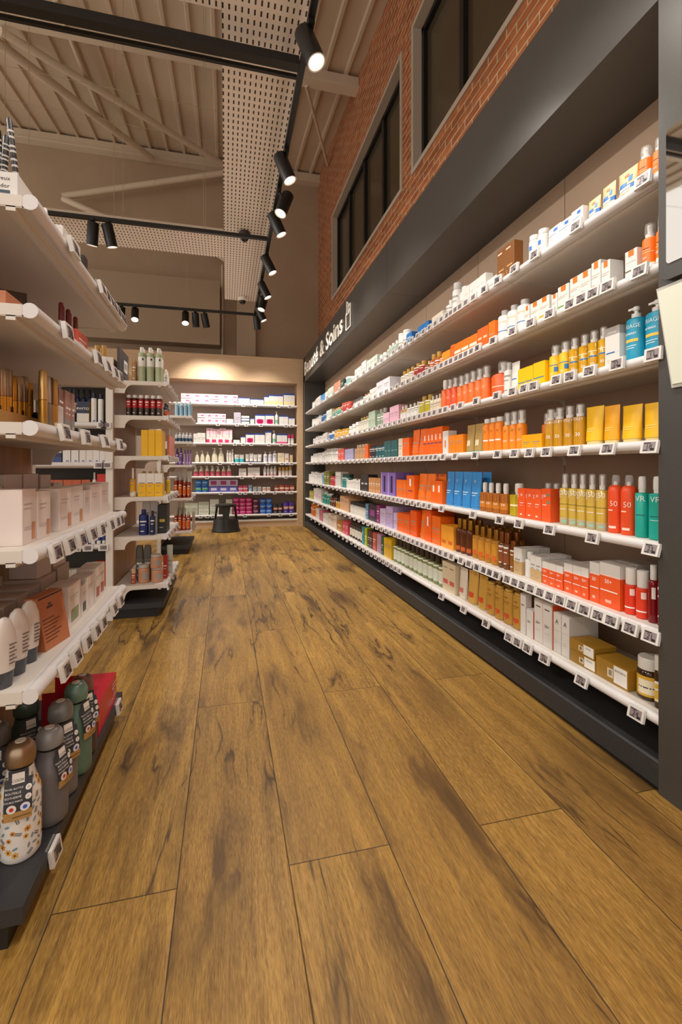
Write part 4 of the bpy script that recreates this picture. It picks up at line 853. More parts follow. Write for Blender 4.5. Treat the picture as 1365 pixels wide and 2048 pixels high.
place(WALL, 5, [
 ('bottle', 1310, 1320, 1, 1131, 'dark red bottle with white cap at the very end', dict(c='#7c0f19g', cap=CAPW, bt=.74, nr=.55, cr=.62)), ('bottle', 1289, 1309, 1, 1131, 'dark red bottle with white cap and leaf print', dict(c='#7c0f19g', cap=CAPW, bt=.74, nr=.55, cr=.62, art=[(.0, .35, .42, .62, '#f1e6e0')])),
 ('bottle', 1240, 1288, 2, 1139, 'red bottle with tall white top', dict(c='#e03a1b', cap='#e9e5e0', bt=.64, nr=.8, cr=.85, sh=.03, art=[(-.4, .4, .14, .17, WT), (.05, .4, .42, .56, '#f6dcd2')])),
 ('carton', 1198, 1239, 1, 1128, 'largest white topped red carton', dict(alpha(1), d=.07)), ('carton', 1177, 1197, 1, 1125, 'white topped red carton marked 30', alpha(1, '30')), ('carton', 1162, 1176, 1, 1136, 'white topped red carton, short', alpha(1)), ('carton', 1126, 1161, 2, 1130, 'white topped red carton', alpha(1)), ('carton', 1083, 1125, 3, 1128, 'small white topped red carton', alpha(1)),
 ('carton', 1059, 1082, 2, 1112, 'white carton with gold foot', dict(bands=[(.45, '#c9a878')], d=.05, rows=3, top='#bdb5ad')), ('spray', 1043, 1058, 1, 1104, 'white spray bottle', dict(c=WH, over=CAPW)), ('carton', 1026, 1042, 1, 1096, 'cream carton with gold foot', dict(bands=[(.5, '#c2a271')], d=.05, rows=3, top='#bdb5ad')),
 ('bottle', 1015, 1025, 1, 1082, 'slim copper topped bottle', dict(c='#8f5a22g', cap='#9a5f36m', bt=.7, nr=.7)), ('bottle', 992, 1014, 2, 1064, 'brown bottle with copper cap', dict(c='#6b3d16g', cap='#9a5f36m', bt=.7, nr=.62, lc='#8a4a24', rows=2)), ('bottle', 939, 991, 4, 1055, 'amber bottle with gold cap', dict(c='#b0761cg', cap=GLD, bt=.7, nr=.45, sh=.03, lc='#c88a28', art=[(-.2, .2, .12, .26, '#d4601c')], rows=3)),
 ('bottle', 907, 938, 3, 1039, 'dark amber bottle with gold cap', dict(c='#5b2c0eg', cap=GLD, bt=.72, nr=.5, art=[(-.3, .3, .08, .2, '#c0561c')], rows=2)), ('carton', 881, 906, 2, 1052, 'golden orange carton', dict(c='#e89a2c', d=.05, rows=2, art=[(-.3, .3, .2, .35, '#d4601c')])),
 ('carton', 863, 880, 2, 1033, 'tall orange carton', dict(c='#ee6a10', rows=2)), ('carton', 849, 862, 1, 1021, 'orange carton with white drop', dict(c='#ee5f0f', art=[(-.1, .1, .5, .8, WT)], rows=2)), ('tube', 834, 848, 1, 1021, 'orange tube', dict(c='#f0720f', cap='#ee7a1c', rows=2)), ('carton', 820, 833, 1, 1022, 'deep orange carton', dict(c='#ee5a0f', rows=2)), ('carton', 794, 819, 2, 1028, 'square orange carton', dict(c='#ee6210', rows=2)),
 ('carton', 786, 793, 1, 1026, 'pale lilac tube box', dict(c='#c5b4d4')), ('carton', 772, 785, 1, 1014, 'lilac carton with silver print', dict(c=LIL, rows=2)), ('carton', 760, 771, 1, 1018, 'light lilac carton', dict(c='#bfaecd')), ('carton', 753, 759, 1, 1011, 'magenta carton', dict(c='#87296a')), ('carton', 737, 752, 1, 1010, 'dark carton with purple lettering', dict(c='#2f2630', art=[(-.3, .3, .3, .7, '#8d3f8a')])), ('carton', 731, 736, 1, 1008, 'blue grey carton', dict(c='#5a86a8')),
 ('bottle', 698, 730, 6, 1006, 'white label bottle with black cap', dict(c='#e0dbd3', cap='#24201e', bt=.74, nr=.8, rows=2)), ('carton', 680, 697, 2, 994, 'beige carton', dict(c=BEI, rows=2)), ('jar', 670, 679, 2, 996, 'yellow jar with black lid', dict(c='#c08a2a', cap='#231d1a')), ('bottle', 657, 669, 3, 990, 'brown bottle with pale label', dict(c='#5f3316g', cap='#2b1d14')), ('bottle', 643, 656, 3, 986, 'green bottle', dict(c='#1d8573', cap='#dfe8e4')), ('carton', 627, 642, 3, 976, 'white carton with pink print', dict(art=[(-.3, .3, .3, .5, '#d9a9bd')])), ('carton', 619, 626, 2, 982, 'yellow green carton', dict(c='#a8a03a'))])
nux = lambda c='#b98a34': dict(c=c, cap='#c9a050', bt=.93, nr=.6, sh=.04, seg=20, sy=.6, art=[(-.3, .3, .18, .30, '#c8481c'), (-.05, .05, .12, .2, '#c8481c'), (-.3, .3, .62, .64, '#6b4a1c'), (-.25, .25, .57, .58, '#6b4a1c')], txt=[('NUXE', 0, .76, .06, '#4b3312')])
oeno = dict(c='#a67c28', art=[(.08, .48, .1, .95, WT), (-.12, .06, .25, .7, '#e9dcc0'), (-.08, .02, .34, .62, '#a67c28')], txt=[('ŒNOBIOL', .28, .72, .15, INKc)], name='carton')
place(WALL, 6, [
 ('jar', 1303, 1320, 1, 1312, 'dark pill jar with white lid at the very end', dict(c='#3c2511g', lc='#e0b23a', cap='#d9d6cd', rows=1, lt=.72)), ('jar', 1258, 1302, 1, 1316, 'dark pill jar with yellow label and white lid', dict(c='#3c2511g', lab=(.1, .58), lc='#dcae36', cap='#d9d6cd', lt=.72, art=[(-.32, .32, .16, .50, '#efe6cc'), (-.3, .3, .3, .33, INKc)])),
 ('carton', 1191, 1256, 1, 1326, 'gold capsule carton lying beside jar', oeno), ('carton', 1139, 1190, 1, 1310, 'gold capsule carton, lower of a stack of two', oeno),
 ('carton', 1106, 1137, 2, 1230, 'white carton with black arch mark', dict(txt=[('A', 0, .78, .16, INKc)], art=[(-.35, .3, .55, .56, '#b9b4ae'), (-.35, .1, .3, .31, '#b9b4ae'), (-.35, .2, .25, .26, '#b9b4ae')], d=.07, rows=2)),
 ('carton', 1067, 1105, 2, 1203, 'white 50+ carton with orange side', dict(side='#dd531f', txt=[('50+', -.08, .45, .10, INKc)], art=[(-.3, .2, .82, .85, '#5a524d'), (-.3, .1, .28, .29, '#b9b4ae'), (.46, .5, 0, 1, '#dd531f')], d=.06, rows=2)), ('carton', 1052, 1066, 1, 1220, 'short white 50+ carton', dict(side='#dd531f', txt=[('50+', -.08, .55, .12, INKc)], d=.06)), ('carton', 1040, 1051, 1, 1188, 'narrow tall white carton', dict(art=[(-.3, .2, .7, .74, '#8a827c')])),
 ('bottle', 968, 1039, 4, 1175, 'gold flask with red tree print', dict(nux(), rows=2)), ('tube', 948, 967, 1, 1152, 'gold wedge tube with red tree', dict(c='#c0923e', cap='#c9a050', ch=.05, art=[(-.25, .25, .2, .35, '#c8481c')])), ('tube', 928, 947, 1, 1143, 'larger gold wedge tube with red tree', dict(c='#c79a48', cap='#c9a050', ch=.05, art=[(-.25, .25, .2, .35, '#c8481c')])),
 ('tube', 911, 927, 1, 1136, 'pale wedge tube with pink tree', dict(c='#d9cdbb', cap='#e3d9c8', art=[(-.25, .25, .2, .35, '#d0706a')])), ('carton', 884, 910, 2, 1126, 'pale carton with red tree print', dict(c='#d3c3a6', art=[(-.35, .35, .25, .4, '#cc5a4c'), (-.3, .3, .8, .83, '#7c6a4c')], d=.05)),
 ('bottle', 784, 883, 11, 1094, 'olive oil bottle with dark wood cap', dict(c='#7d8a58g', lab=(.1, .5), lc='#d4d9c9', cap='#3c2c1e', bt=.7, nr=.5, sh=.1, rows=2)), ('carton', 767, 783, 2, 1078, 'yellow carton', dict(c='#d9ae10', rows=2)), ('carton', 762, 766, 1, 1074, 'dark green narrow carton', dict(c='#1d5a3a')), ('carton', 753, 761, 2, 1069, 'mauve carton', dict(c='#b08aa6')), ('carton', 745, 752, 1, 1066, 'rust coral carton', dict(c='#b5523f')), ('carton', 735, 744, 2, 1062, 'dark plum carton', dict(c='#4a2f33')), ('carton', 729, 734, 1, 1056, 'lime green carton', dict(c='#9fb021')), ('carton', 724, 728, 1, 1054, 'teal blue carton', dict(c='#1d8ba3')),
 ('bottle', 697, 723, 5, 1047, 'dark bottle with white label', dict(c='#3a352c', lc='#dcd6cc', cap='#2a2620', nr=.7, rows=2)), ('carton', 685, 696, 2, 1044, 'pink red carton', dict(c='#c8415a')), ('carton', 674, 684, 1, 1042, 'tan card box', dict(c='#a5722c')), ('carton', 657, 673, 3, 1030, 'cream carton', dict(c='#e0cdbb', rows=2)), ('carton', 646, 656, 2, 1028, 'small white carton', dict()), ('carton', 639, 645, 1, 1021, 'rose carton', dict(c='#c7697c')), ('carton', 632, 638, 1, 1017, 'off-white carton', dict(c='#ded6cc')), ('bottle', 620, 631, 3, 1008, 'orange brown bottle', dict(c='#c06416', nr=.8, cap='#c9701c'))])
# the upper carton of the stack and one behind
def single(kind, w, d, h, k, label, loc, rz, name=None, cat=None, merged=False, group=None):
    pm = BUILD[kind](w, d, h, k); nm = name or NAMES[kind][0]
    if merged:
        a = MB()
        for _, m in pm: a.merge(m)
        pm = [('x', a)]
    return put(kind, [(pn, m.mesh(nm if merged else pn)) for pn, m in pm], label, loc, rz, group, merged, nm, cat)
yA, yB = 1.338/ratio(1190), 1.338/ratio(1139); hO = z_at(1.338, (yA+yB)/2, 1310)-RZ[6]
single('carton', yB-yA-.003, .10, hO*.96, oeno, 'gold capsule carton, upper of a stack of two, charcoal wall bottom shelf', (1.338+.055, (yA+yB)/2+.004, RZ[6]+hO+.0015), R(-91), group='gold capsule cartons')
yC = 1.338/ratio(1256)
for q, lb in ((0, 'lower'), (1, 'upper')):
    single('carton', .115, .10, hO*.96, oeno, 'gold capsule carton at the back, %s of two, charcoal wall bottom shelf' % lb, (1.338+.20, 1.30, RZ[6]+.001+q*(hO*.97+.001)), R(-90), group='gold capsule cartons')

# price tags on the wall unit
tagpx = [
 [1287, 1153, 1070, 1029, 996, 969, 948, 933, 921, 912, 903, 895]+list(range(884, 620, -12)),
 [1280, 1216, 1187, 1164, 1141, 1100, 1062, 1026, 987, 956, 944, 933, 923, 914, 903, 894, 884]+list(range(872, 620, -11)),
 [1308, 1235, 1180, 1141, 1114, 1068, 1049, 1026, 994, 953, 922, 907, 892, 882]+list(range(870, 620, -10)),
 [1301, 1217, 1150, 1094, 1060, 1030, 996, 951, 911, 887]+list(range(872, 620, -9)),
 [1304, 1186, 1100, 1039, 1000, 947, 884, 860, 849, 838, 826, 815, 804, 796, 788]+list(range(780, 620, -8)),
 [1303, 1262, 1224, 1198, 1170, 1145, 1122, 1101, 1082, 1063, 1046, 1031, 1016, 994, 981, 969, 955, 939, 923, 904, 893, 882]+list(range(872, 620, -9)),
 [1274, 1164, 1090, 1056, 1036, 1019, 973, 928, 884]+list(range(800, 620, -8))]
PR = [['25', '25', '19', '16'], ['25', '36', '20', '20', '18', '20'], ['11', '22', '17', '20', '20'], ['18', '23', '25', '21', '26'], ['23', '24', '20', '24', '26'], ['21', '24', '26', '24', '20', '21', '20'], ['24', '27', '26', '18', '15']]
FARTAGS = []
NMS = ['top', 'second', 'third', 'fourth', 'fifth', 'sixth', 'bottom']
for i, px in enumerate(tagpx):
    up = i < 3
    for j, p in enumerate(px):
        n = p > 950; xx = XR+.033-.014-.0155-(.0095 if n else .0045); y = xx/ratio(p)
        if y > Y_FAR-.05: continue
        pr = (PR[i]+['21', '19', '23', '16'])[j % (len(PR[i])+4)] if p > 1000 else None
        if p < 700:
            FARTAGS.append((xx-.006, y, RZ[i]-.012+(.006 if up else -.006), -6 if up else -14)); continue
        lab = 'white price tag, %s from the near post, %s rail of charcoal wall' % (ordinal(j+1), NMS[i])
        price_tag(lab, (xx, y, RZ[i]-.012+(.006 if up else -.006)), R(-90)+R(random.uniform(-2, 2)), (-6 if up else -14)+random.uniform(-3, 3), n, pr)
# the farthest tags run together in the photo: one object
m = MB()
from mathutils import Matrix
for x, y, z, t in FARTAGS:
    k = len(m.v); mt = Matrix.Translation((x, y, z)) @ Matrix.Rotation(R(-90), 4, 'Z') @ Matrix.Rotation(R(t), 4, 'X')
    m.v += [tuple(mt @ Vector(v)) for v in tf.v]
    for f, q in zip(tf.f, tf.m): m.f.append(tuple(i+k for i in f)); m.m.append(m.mi(tf.mats[q]))
tag(m.build('price_tags', None, False), 'rows of tiny white price tags along the far end of charcoal wall rails', 'price tags', None, 'stuff')
# ---------------------------------------------------------------- goods on the back unit
BACK = dict(ax='x', front=BF+.015, inward=1, rz=0, z=BZ, names=['top shelf', 'second shelf', 'third shelf', 'fourth shelf', 'fifth shelf', 'sixth shelf', 'bottom shelf'], where='back unit')
bl = dict(bands=[(.86, WH)], c='#26438f', d=.07)      # white below a blue band
pink = dict(bands=[(.3, '#e9c9d2'), (.6, WH)], c='#efdcdf', art=[(.0, .4, .35, .7, '#d76a8c'), (-.45, -.1, .4, .55, '#e0a0a8')], d=.08)
place(BACK, 0, [('carton', 362, 476, 6, 800, 'long pink and white carton', dict(pink, h=.075)), ('carton', 362, 476, 6, 791, 'long pink and white carton stacked on top', dict(pink, h=.075, dz=.077)),
 ('carton', 477, 500, 2, 795, 'white and pale blue carton with blue top', dict(bl, art=[(-.5, .5, .1, .4, '#bfdcea')])), ('carton', 501, 528, 3, 797, 'small white carton with blue top', bl), ('carton', 529, 567, 4, 790, 'white and yellow carton with blue top', dict(bl, art=[(-.3, .4, .1, .4, '#ecd98a')])), ('carton', 568, 590, 2, 787, 'tallest white carton with blue top', dict(bl, art=[(-.3, .4, .1, .35, '#ecd98a')]))])
ov = [(-.36, .36, .12, .5, '#d61f6c'), (-.25, .25, .08, .54, '#d61f6c')]
place(BACK, 1, [('carton', 395, 452, 4, 833, 'flat pink carton', dict(pink, h=.09)), ('carton', 395, 452, 4, 826, 'flat pink carton stacked on top', dict(pink, h=.07, dz=.092)), ('carton', 453, 467, 1, 838, 'low white and cream carton', dict(c='#efe0d8')), ('carton', 468, 482, 1, 825, 'pale grey carton', dict(c='#a9a4b0')),
 ('carton', 483, 499, 1, 843, 'flat white carton with navy edge, lowest', dict(bands=[(.3, '#26335f')], h=.045)), ('carton', 483, 499, 1, 838, 'flat white carton with navy edge, middle', dict(bands=[(.3, '#26335f')], h=.045, dz=.047)), ('carton', 483, 499, 1, 833, 'flat white carton with navy edge, upper', dict(bands=[(.3, '#26335f')], h=.045, dz=.094)), ('carton', 501, 509, 1, 836, 'small cream carton with blue top', dict(bl, bands=[(.8, '#ead9c6')])),
 ('carton', 511, 530, 1, 829, 'white carton with magenta oval, left', dict(bl, art=ov)), ('carton', 531, 549, 1, 829, 'white carton with magenta oval, right', dict(bl, art=ov)), ('pump', 550, 558, 1, 823, 'slim white pump bottle', dict(c=WH, lab=(.1, .4), lc='#7fb7a0', sy=1)), ('carton', 559, 577, 2, 831, 'medium white carton with blue top', bl), ('carton', 578, 590, 2, 835, 'short white carton with blue top', bl)])
place(BACK, 2, [('carton', 387, 411, 3, 866, 'plain white carton', dict(d=.06)), ('carton', 413, 465, 4, 857, 'large pink and white carton', dict(bands=[(.25, '#d8325c'), (.62, WH)], c='#efc6d0', art=[(.0, .35, .06, .3, WT), (-.05, .05, .4, .95, '#d87a96')], d=.1)), ('carton', 467, 480, 1, 880, 'low white carton', dict()), ('carton', 482, 491, 1, 873, 'small white carton with blue top', bl),
 ('carton', 492, 509, 1, 867, 'white carton with magenta oval', dict(bl, art=ov)), ('carton', 510, 530, 2, 867, 'white carton with blue top', bl), ('carton', 531, 543, 1, 862, 'tall white carton with blue top', bl), ('pump', 545, 553, 1, 861, 'slim white pump bottle', dict(c=WH, lab=(.1, .4), lc='#7fb7a0', sy=1)), ('carton', 554, 575, 2, 868, 'white carton with pink foot', dict(bl, art=[(-.5, .5, 0, .2, '#d84a86')])), ('bottle', 576, 589, 2, 869, 'white bottle with magenta cap', dict(c=WH, cap='#cf2265', bt=.6, nr=.7))])
cream = dict(c='#dcd6bd', cap='#e6e1d0', bulge=1.0, sy=.7, bt=.72)
place(BACK, 3, [('pump', 389, 421, 3, 901, 'cream pump bottle', cream), ('pump', 423, 449, 2, 896, 'larger cream pump bottle', cream), ('bottle', 453, 468, 3, 899, 'white rounded bottle', dict(c='#e9e3da', nr=.6)), ('tube', 469, 489, 2, 909, 'white tube with aqua cap end', dict(c=WH, cap='#35b4bf', ch=.2, bands=[(.35, '#35b4bf')])), ('tube', 491, 524, 4, 907, 'white tube with blue cap', dict(c=WH, cap='#3b4a86', ch=.14)),
 ('bottle', 527, 555, 3, 901, 'white bottle with clear cap', dict(c='#e3e1e2', cap='#bdb9b8', lc='#d8d6e6')), ('carton', 556, 569, 1, 906, 'cream carton with gold print', dict(c='#e6d3b4')), ('carton', 570, 578, 1, 907, 'white carton with orange print', dict(art=[(-.3, .3, .3, .5, '#d98a4c')])), ('carton', 580, 586, 1, 910, 'narrow beige carton', dict(c='#d6b98c'))])
place(BACK, 4, [('pump', 386, 464, 7, 931, 'cream pump bottle with pink label', dict(cream, lab=(.05, .45), lc='#c8586a')), ('carton', 478, 493, 1, 937, 'white carton with pale pink foot', dict(bands=[(.2, '#e2b9b4')], d=.06)), ('carton', 496, 520, 2, 935, 'white carton with fine print', dict(bands=[(.2, '#e2b9b4')], art=[(-.3, .3, .4, .42, '#a39d98'), (-.3, .3, .6, .62, '#a39d98')], d=.06)),
 ('bottle', 527, 554, 4, 932, 'white bottle with pink foot', dict(c='#e9e5e2', lab=(.0, .2), lc='#dca6a4', cap='#cfcac6')), ('bottle', 557, 585, 4, 932, 'gold topped white bottle', dict(c='#e6ddd2', cap='#b98a3c', lab=(.05, .4), lc='#e9d4cb', bt=.6, nr=.8))])
place(BACK, 5, [('pack', 390, 417, 2, 972, 'blue and green packet', dict(c='#1f6fc0', c2='#4fa84a', h=.10, d=.1)), ('pack', 390, 417, 2, 960, 'blue and green packet on top', dict(c='#1f6fc0', c2='#3f8fd0', h=.10, d=.1, dz=.102)), ('carton', 418, 476, 3, 972, 'violet carton with pale picture', dict(c='#5a58a4', art=[(-.3, .3, .3, .7, '#c9c4dc')], h=.10)), ('carton', 418, 476, 3, 957, 'magenta disc carton on top', dict(c='#c3b6d0', art=[(-.3, .3, .2, .8, '#9a3a72')], h=.105, dz=.102)),
 ('pack', 477, 496, 2, 971, 'pink and white packet', dict(c='#d9486c', c2='#efd5d8')), ('tube', 497, 505, 1, 970, 'small pale blue tube', dict(c='#8fb0c8')), ('pack', 506, 524, 2, 973, 'small grey pouch', dict(c='#b8aca6', c2='#8fa9bc')), ('pack', 525, 542, 2, 974, 'small white and red pouch', dict(c='#dcd0c8', c2='#c46a5c')), ('pack', 549, 590, 4, 970, 'brown and red dotted packet', dict(c='#a64a36', c2='#e0c9b4'))])
place(BACK, 6, [('carton', 368, 396, 2, 1006, 'pale green carton', dict(c='#c6ccb9', bands=[(.5, '#b4bda6')])), ('carton', 397, 418, 2, 1013, 'green and white carton', dict(c='#d3d6c8', h=.105)), ('carton', 397, 418, 2, 1000, 'green and white carton on top', dict(c='#c3cab6', h=.11, dz=.107)), ('carton', 420, 438, 1, 999, 'tall pile shaped pale carton', dict(c='#d6d8cc', bands=[(.3, '#b9c0a9'), (.6, '#d6d8cc')])), ('carton', 452, 465, 1, 999, 'pale green carton beside stool', dict(c='#c9cfbc', bands=[(.4, '#aeb79d')])),
 *[('pack', 466, 505, 3, 1020, 'magenta packet, layer %s' % ONES[q], dict(c='#c21f6c', c2='#d85a96', h=.068, dz=.069*q, d=.1)) for q in range(4)],
 *[('pack', 506, 518, 1, 1020, 'dark plum packet, layer %s' % ONES[q], dict(c='#5a1f3f', c2='#a63a6c', h=.085, dz=.086*q, d=.1)) for q in range(3)],
 *[('pack', 520, 545, 2, 1020, 'bright blue packet, layer %s' % ONES[q], dict(c='#1f5cb8', c2='#3f8fd8', h=.085, dz=.086*q, d=.1)) for q in range(3)],
 ('pack', 547, 566, 2, 1008, 'black and orange packet', dict(c='#2f2630', c2='#c46a4c')), ('pack', 567, 589, 2, 1004, 'purple packet with tan window', dict(c='#4c2f9a', c2='#b9805c'))])
for i, px in enumerate(([487, 510, 557, 580], [436, 474, 493, 522, 572, 583], [440, 470, 487, 503, 538, 563, 581], [440, 466, 478, 501, 536, 564, 575, 583], [414, 484, 508, 546, 572], [442, 480, 491, 510, 516, 527, 550, 575, 583], [401, 415, 426, 490, 538, 561, 583])):
    y = BF-.014-.0155-.004
    for j, p in enumerate(px): price_tag('white electronic price tag, %s from left below the %s shelf of the back unit' % (ordinal(j+1), NMS[i]), (y*ratio(p), y, BZ[i]-.022), 0, -8, False)

# ---------------------------------------------------------------- nearest gondola
NEAR = dict(ax='y', front=GX-.012, inward=-1, rz=R(90), z=GZ, names=['top shelf', 'second shelf', 'third shelf', 'fourth shelf', 'lowest shelf'], where='nearest gondola')
def loose(kind, w, *a, name=None, cat=None, group=None):
    if kind == 'stick': h, k, label, x, y, z, rz, name, cat, group = a; d = w
    else: d, h, k, label, x, y, z, rz = a[:8]
    return single(kind, w, d, h, k, label, (x, y, z+.0006), R(rz), name, cat, False, group)
def leaning(kind, w, h, k, label, x, y, z, tx, ty, name, cat, group=None):
    o = single(kind, w, w, h, k, label, (x, y, z), 0, name, cat, False, group); o.rotation_euler = (R(tx), R(ty), 0); return o
z = GZ[0]
bx = thing('pencil_display_box', 'white pencil display box with handwriting on the top left shelf', 'display box', (-.508, 1.195, z+.0006))
m = MB()
for q in ((-.08, .0795, -.08, -.078), (-.08, .0795, .078, .08), (-.08, -.078, -.078, .078), (.0775, .0795, -.078, .078)): m.box(q[0], q[1], q[2], q[3], 0, .052, WHITE)
m.box(-.078, .0775, -.078, .078, 0, .002, WHITE); m.build('tray', bx)
m = MB(); fr = lambda x, zz: (x, -.0806, zz); m.text('es yeux', M('#3b3636'), fr, .012, .048, .038); m.text('minador', M('#3b3636'), fr, .012, .045, .022)
m.add([fr(.03, .009), fr(.045, .014), fr(.045, .004)], [(0, 1, 2)], M('#a8705c')); m.quad(fr(.046, .0135), fr(.066, .0135), fr(.066, .0045), fr(.046, .0045), M('#3c4f5e')); m.build('print', bx)
for i, (dx, dy, hh, tx, ty) in enumerate(((.0, -.03, .17, 0, 3), (.022, -.01, .165, 2, 4), (.045, .03, .235, 0, -6), (-.03, 0, .20, 0, 2), (.01, .03, .21, -2, -4))):
    leaning('stick', .013, hh, dict(c='#2b2928', cap='#2b2928', bt=.62, art=[(-1.4, 1.4, q, q+.022, '#b9b5b2') for q in (.3, .36, .45, .52, .58, .66, .71, .8, .86)]), 'black and silver eye pencil standing in the display box, %s from left' % ordinal([4, 1, 2, 3, 5][i] if False else i+1), -.508+dx, 1.195+dy, z+.0036, tx, ty, 'eye_pencil', 'pencil', 'eye pencils in the display box')
for i, (p, h, c) in enumerate(((88, .085, '#8f8a86'), (106, .105, '#1d7a74'))):
    y = -.44/ratio(p); leaning('stick', .013, h, dict(c=c, cap='#d9d5d0', bt=.55), ['silver cased pencil on the top left shelf edge', 'pencil with teal lower half beside silver pencil'][i], -.45, y, z+.001, 0, -5, 'eye_pencil', 'pencil')
place(NEAR, 0, [('carton', 130, 145, 1, 462, 'white square makeup box', dict(d=.05)), ('carton', 150, 164, 1, 486, 'white makeup box', dict(d=.05)), ('carton', 170, 177, 1, 515, 'small black topped carton', dict(c='#3a3533'))])
z = GZ[1]
tr = thing('makeup_tray', 'glossy black makeup display tray on the second left shelf', 'tray', (-.56, 1.20, z+.0006)); 
m = MB(); m.rings([[(-.09, -.085, 0), (.085, -.085, 0), (.085, .09, 0), (-.09, .09, 0)], [(-.09, -.085, .035), (.085, -.085, .035), (.085, .09, .085), (-.09, .09, .085)]], M('#161414', .12)); m.build('tray', tr)
MB().box(.0855, .11, -.085, .09, 0, .03, M('#b5714f', .25)).build('copper_front', tr)
cb = thing('copper_strip_box', 'long copper box with dark lid lying on the second left shelf', 'box', (-.47, 1.42, z+.0006)); MB().box(-.02, .015, -.11, .11, 0, .025, M('#a8664a', .3)).build('box', cb, False); MB().box(-.021, .016, -.112, .112, .0255, .032, M('#3a1f1c', .2)).build('lid', cb, False)
for i, p in enumerate((122, 129, 136, 143, 151)):
    y = -.455/ratio(p); loose('stick', .0135, .125, dict(c='#2f2828', cap='#6b1f26', bt=.55, art=[(-.6, .6, .2, .3, '#d8d2d0')]), '%s from left dark red lip pencil standing on the second left shelf' % ordinal(i+1), -.455-.006*(i % 2), y, z, 90, 'lip_pencil', 'pencil', 'lip pencils on the second left shelf')
place(NEAR, 1, [('carton', 156, 178, 1, 668, 'coral red card box', dict(c='#d65a48', d=.03))])
z = GZ[2]
mt = thing('mascara_display', 'black mascara display with kraft front on the third left shelf', 'display box', (-.56, 1.27, z+.0006)); 
m = MB(); m.box(-.11, .07, -.16, -.157, 0, .055, M('#1d1c1c', .3)); m.box(-.11, .07, .157, .16, 0, .055, M('#1d1c1c', .3)); m.box(-.11, .07, -.157, .157, 0, .004, M('#1d1c1c', .3)); m.box(-.11, -.107, -.157, .157, .004, .12, M('#1d1c1c', .3)); m.build('tray', mt, False)
MB().box(.0703, .073, -.16, .16, 0, .034, M('#b98a4e', .6)).build('kraft_front', mt, False)
for i in range(10):
    for rr in range(2):
        x = -.515-.045*rr; y = 1.13+.031*i; lab = '%s nearest gold mascara in the %s row of the black display' % (ordinal(i+1), ['front', 'back'][rr])
        o = loose('stick', .024, .125+.006*((i*7+rr*3) % 3), dict(c='#d8a040m', cap=['#c8923cm', '#b9a58cm', '#a08a70m'][(i+rr) % 3], bt=.52, art=[(-.3, .3, .18, .34, '#2b2118')] if (i+rr) % 2 else []), lab, x, y, z+.005, 90, 'mascara', 'mascara', 'gold mascaras in the black display')
for i, (p, c, cp, h) in enumerate(((84, '#c49a4am', '#d8b878m', .15), (92, '#8f8a86m', '#b5b0acm', .14), (98, '#a9884am', '#6b4f22m', .14), (106, '#d0a04cm', '#caa05cm', .14))):
    y = -.445/ratio(p); loose('stick', .021, h, dict(c=c, cap=cp, bt=.5), '%s nearest metallic lip gloss tube right of the mascara display' % ordinal(i+1), -.45, y+.02, z, 90, 'lip_gloss', 'cosmetic', 'metallic lip gloss tubes')
place(NEAR, 2, [('carton', 120, 132, 2, 778, 'clear and brown palette box', dict(c='#8a5f48', bands=[(.6, '#cfc6c0')], d=.05)), ('carton', 133, 152, 3, 785, 'slim pinkish brown palette box', dict(c='#a07464', bands=[(.35, '#8a8480')], d=.05))])
pw = dict(c='#e3d5ce', d=.06, art=[(-.38, .2, .72, .74, '#b5a79f'), (-.38, .1, .64, .655, '#b5a79f'), (-.38, .3, .3, .31, '#b5a79f'), (-.38, .2, .26, .27, '#b5a79f'), (.18, .44, .05, .38, '#c98a5c')])
place(NEAR, 3, [('carton', 48, 76, 1, 958, 'tall pale pink makeup carton at the near end', dict(pw, d=.09, h=.125)), ('carton', 78, 104, 1, 982, 'small pale carton with bronze swatch', pw), ('carton', 122, 146, 1, 976, 'pale carton with gold swatch', dict(pw, d=.05)), ('carton', 150, 170, 1, 972, 'white makeup carton with fine print', dict(pw, c='#e6dcd6')), ('carton', 172, 184, 1, 980, 'slim white makeup carton', dict(pw, c='#e6dcd6', art=pw['art'][:2])), ('carton', 185, 203, 1, 969, 'pinkish white square carton', dict(pw, art=pw['art'][:2])), ('carton', 204, 219, 1, 965, 'pinkish white square carton by rail end', dict(pw, art=pw['art'][:2]))])
for i, (yy, ww, hh) in enumerate(((1.16, .10, .12), (1.27, .10, .13), (1.38, .10, .125), (1.50, .11, .155), (1.62, .11, .155), (1.74, .09, .15), (1.86, .09, .12))):
    loose('carton', ww, .08, hh, dict(pw, c='#cbbbb3', art=pw['art'][:3]), '%s nearest pale pink carton in the back row of the fourth left shelf' % ordinal(i+1), -.625, yy, GZ[3], 90, group='pale pink cartons on the fourth left shelf')
for i, (yy, hh) in enumerate(((1.30, .03), (1.21, .065))): 
    pass
mk3 = dict(c='#ddd5ce', cap='#4a5056', ch=.0, cw=.9)
def makeup_tube(label, x, y, zz, rz):
    t = thing('foundation_tube', label, 'tube', (x, y, zz+.0006), R(rz), 'rounded foundation tubes'); n = 20
    def e(zc, a, bb): return [(a*math.cos(2*math.pi*j/n), bb*math.sin(2*math.pi*j/n), zc) for j in range(n)]
    MB().rings([e(0, .018, .012), e(.034, .022, .0145)], M('#454a50', .25)).build('cap', t)
    MB().rings([e(.0346, .0225, .015), e(.08, .027, .017), e(.115, .024, .015), e(.14, .015, .010), e(.148, .005, .004)], M('#ddd6cf', .3)).build('body', t)
    m = MB()
    for k in range(6):
        zz0 = .05+.008*k; m.quad((-.002, -.0178, zz0), (.012+.004*(k % 2), -.0168, zz0), (.012+.004*(k % 2), -.0168, zz0+.003), (-.002, -.0178, zz0+.003), M('#6b6460'))
    m.build('print', t); return t
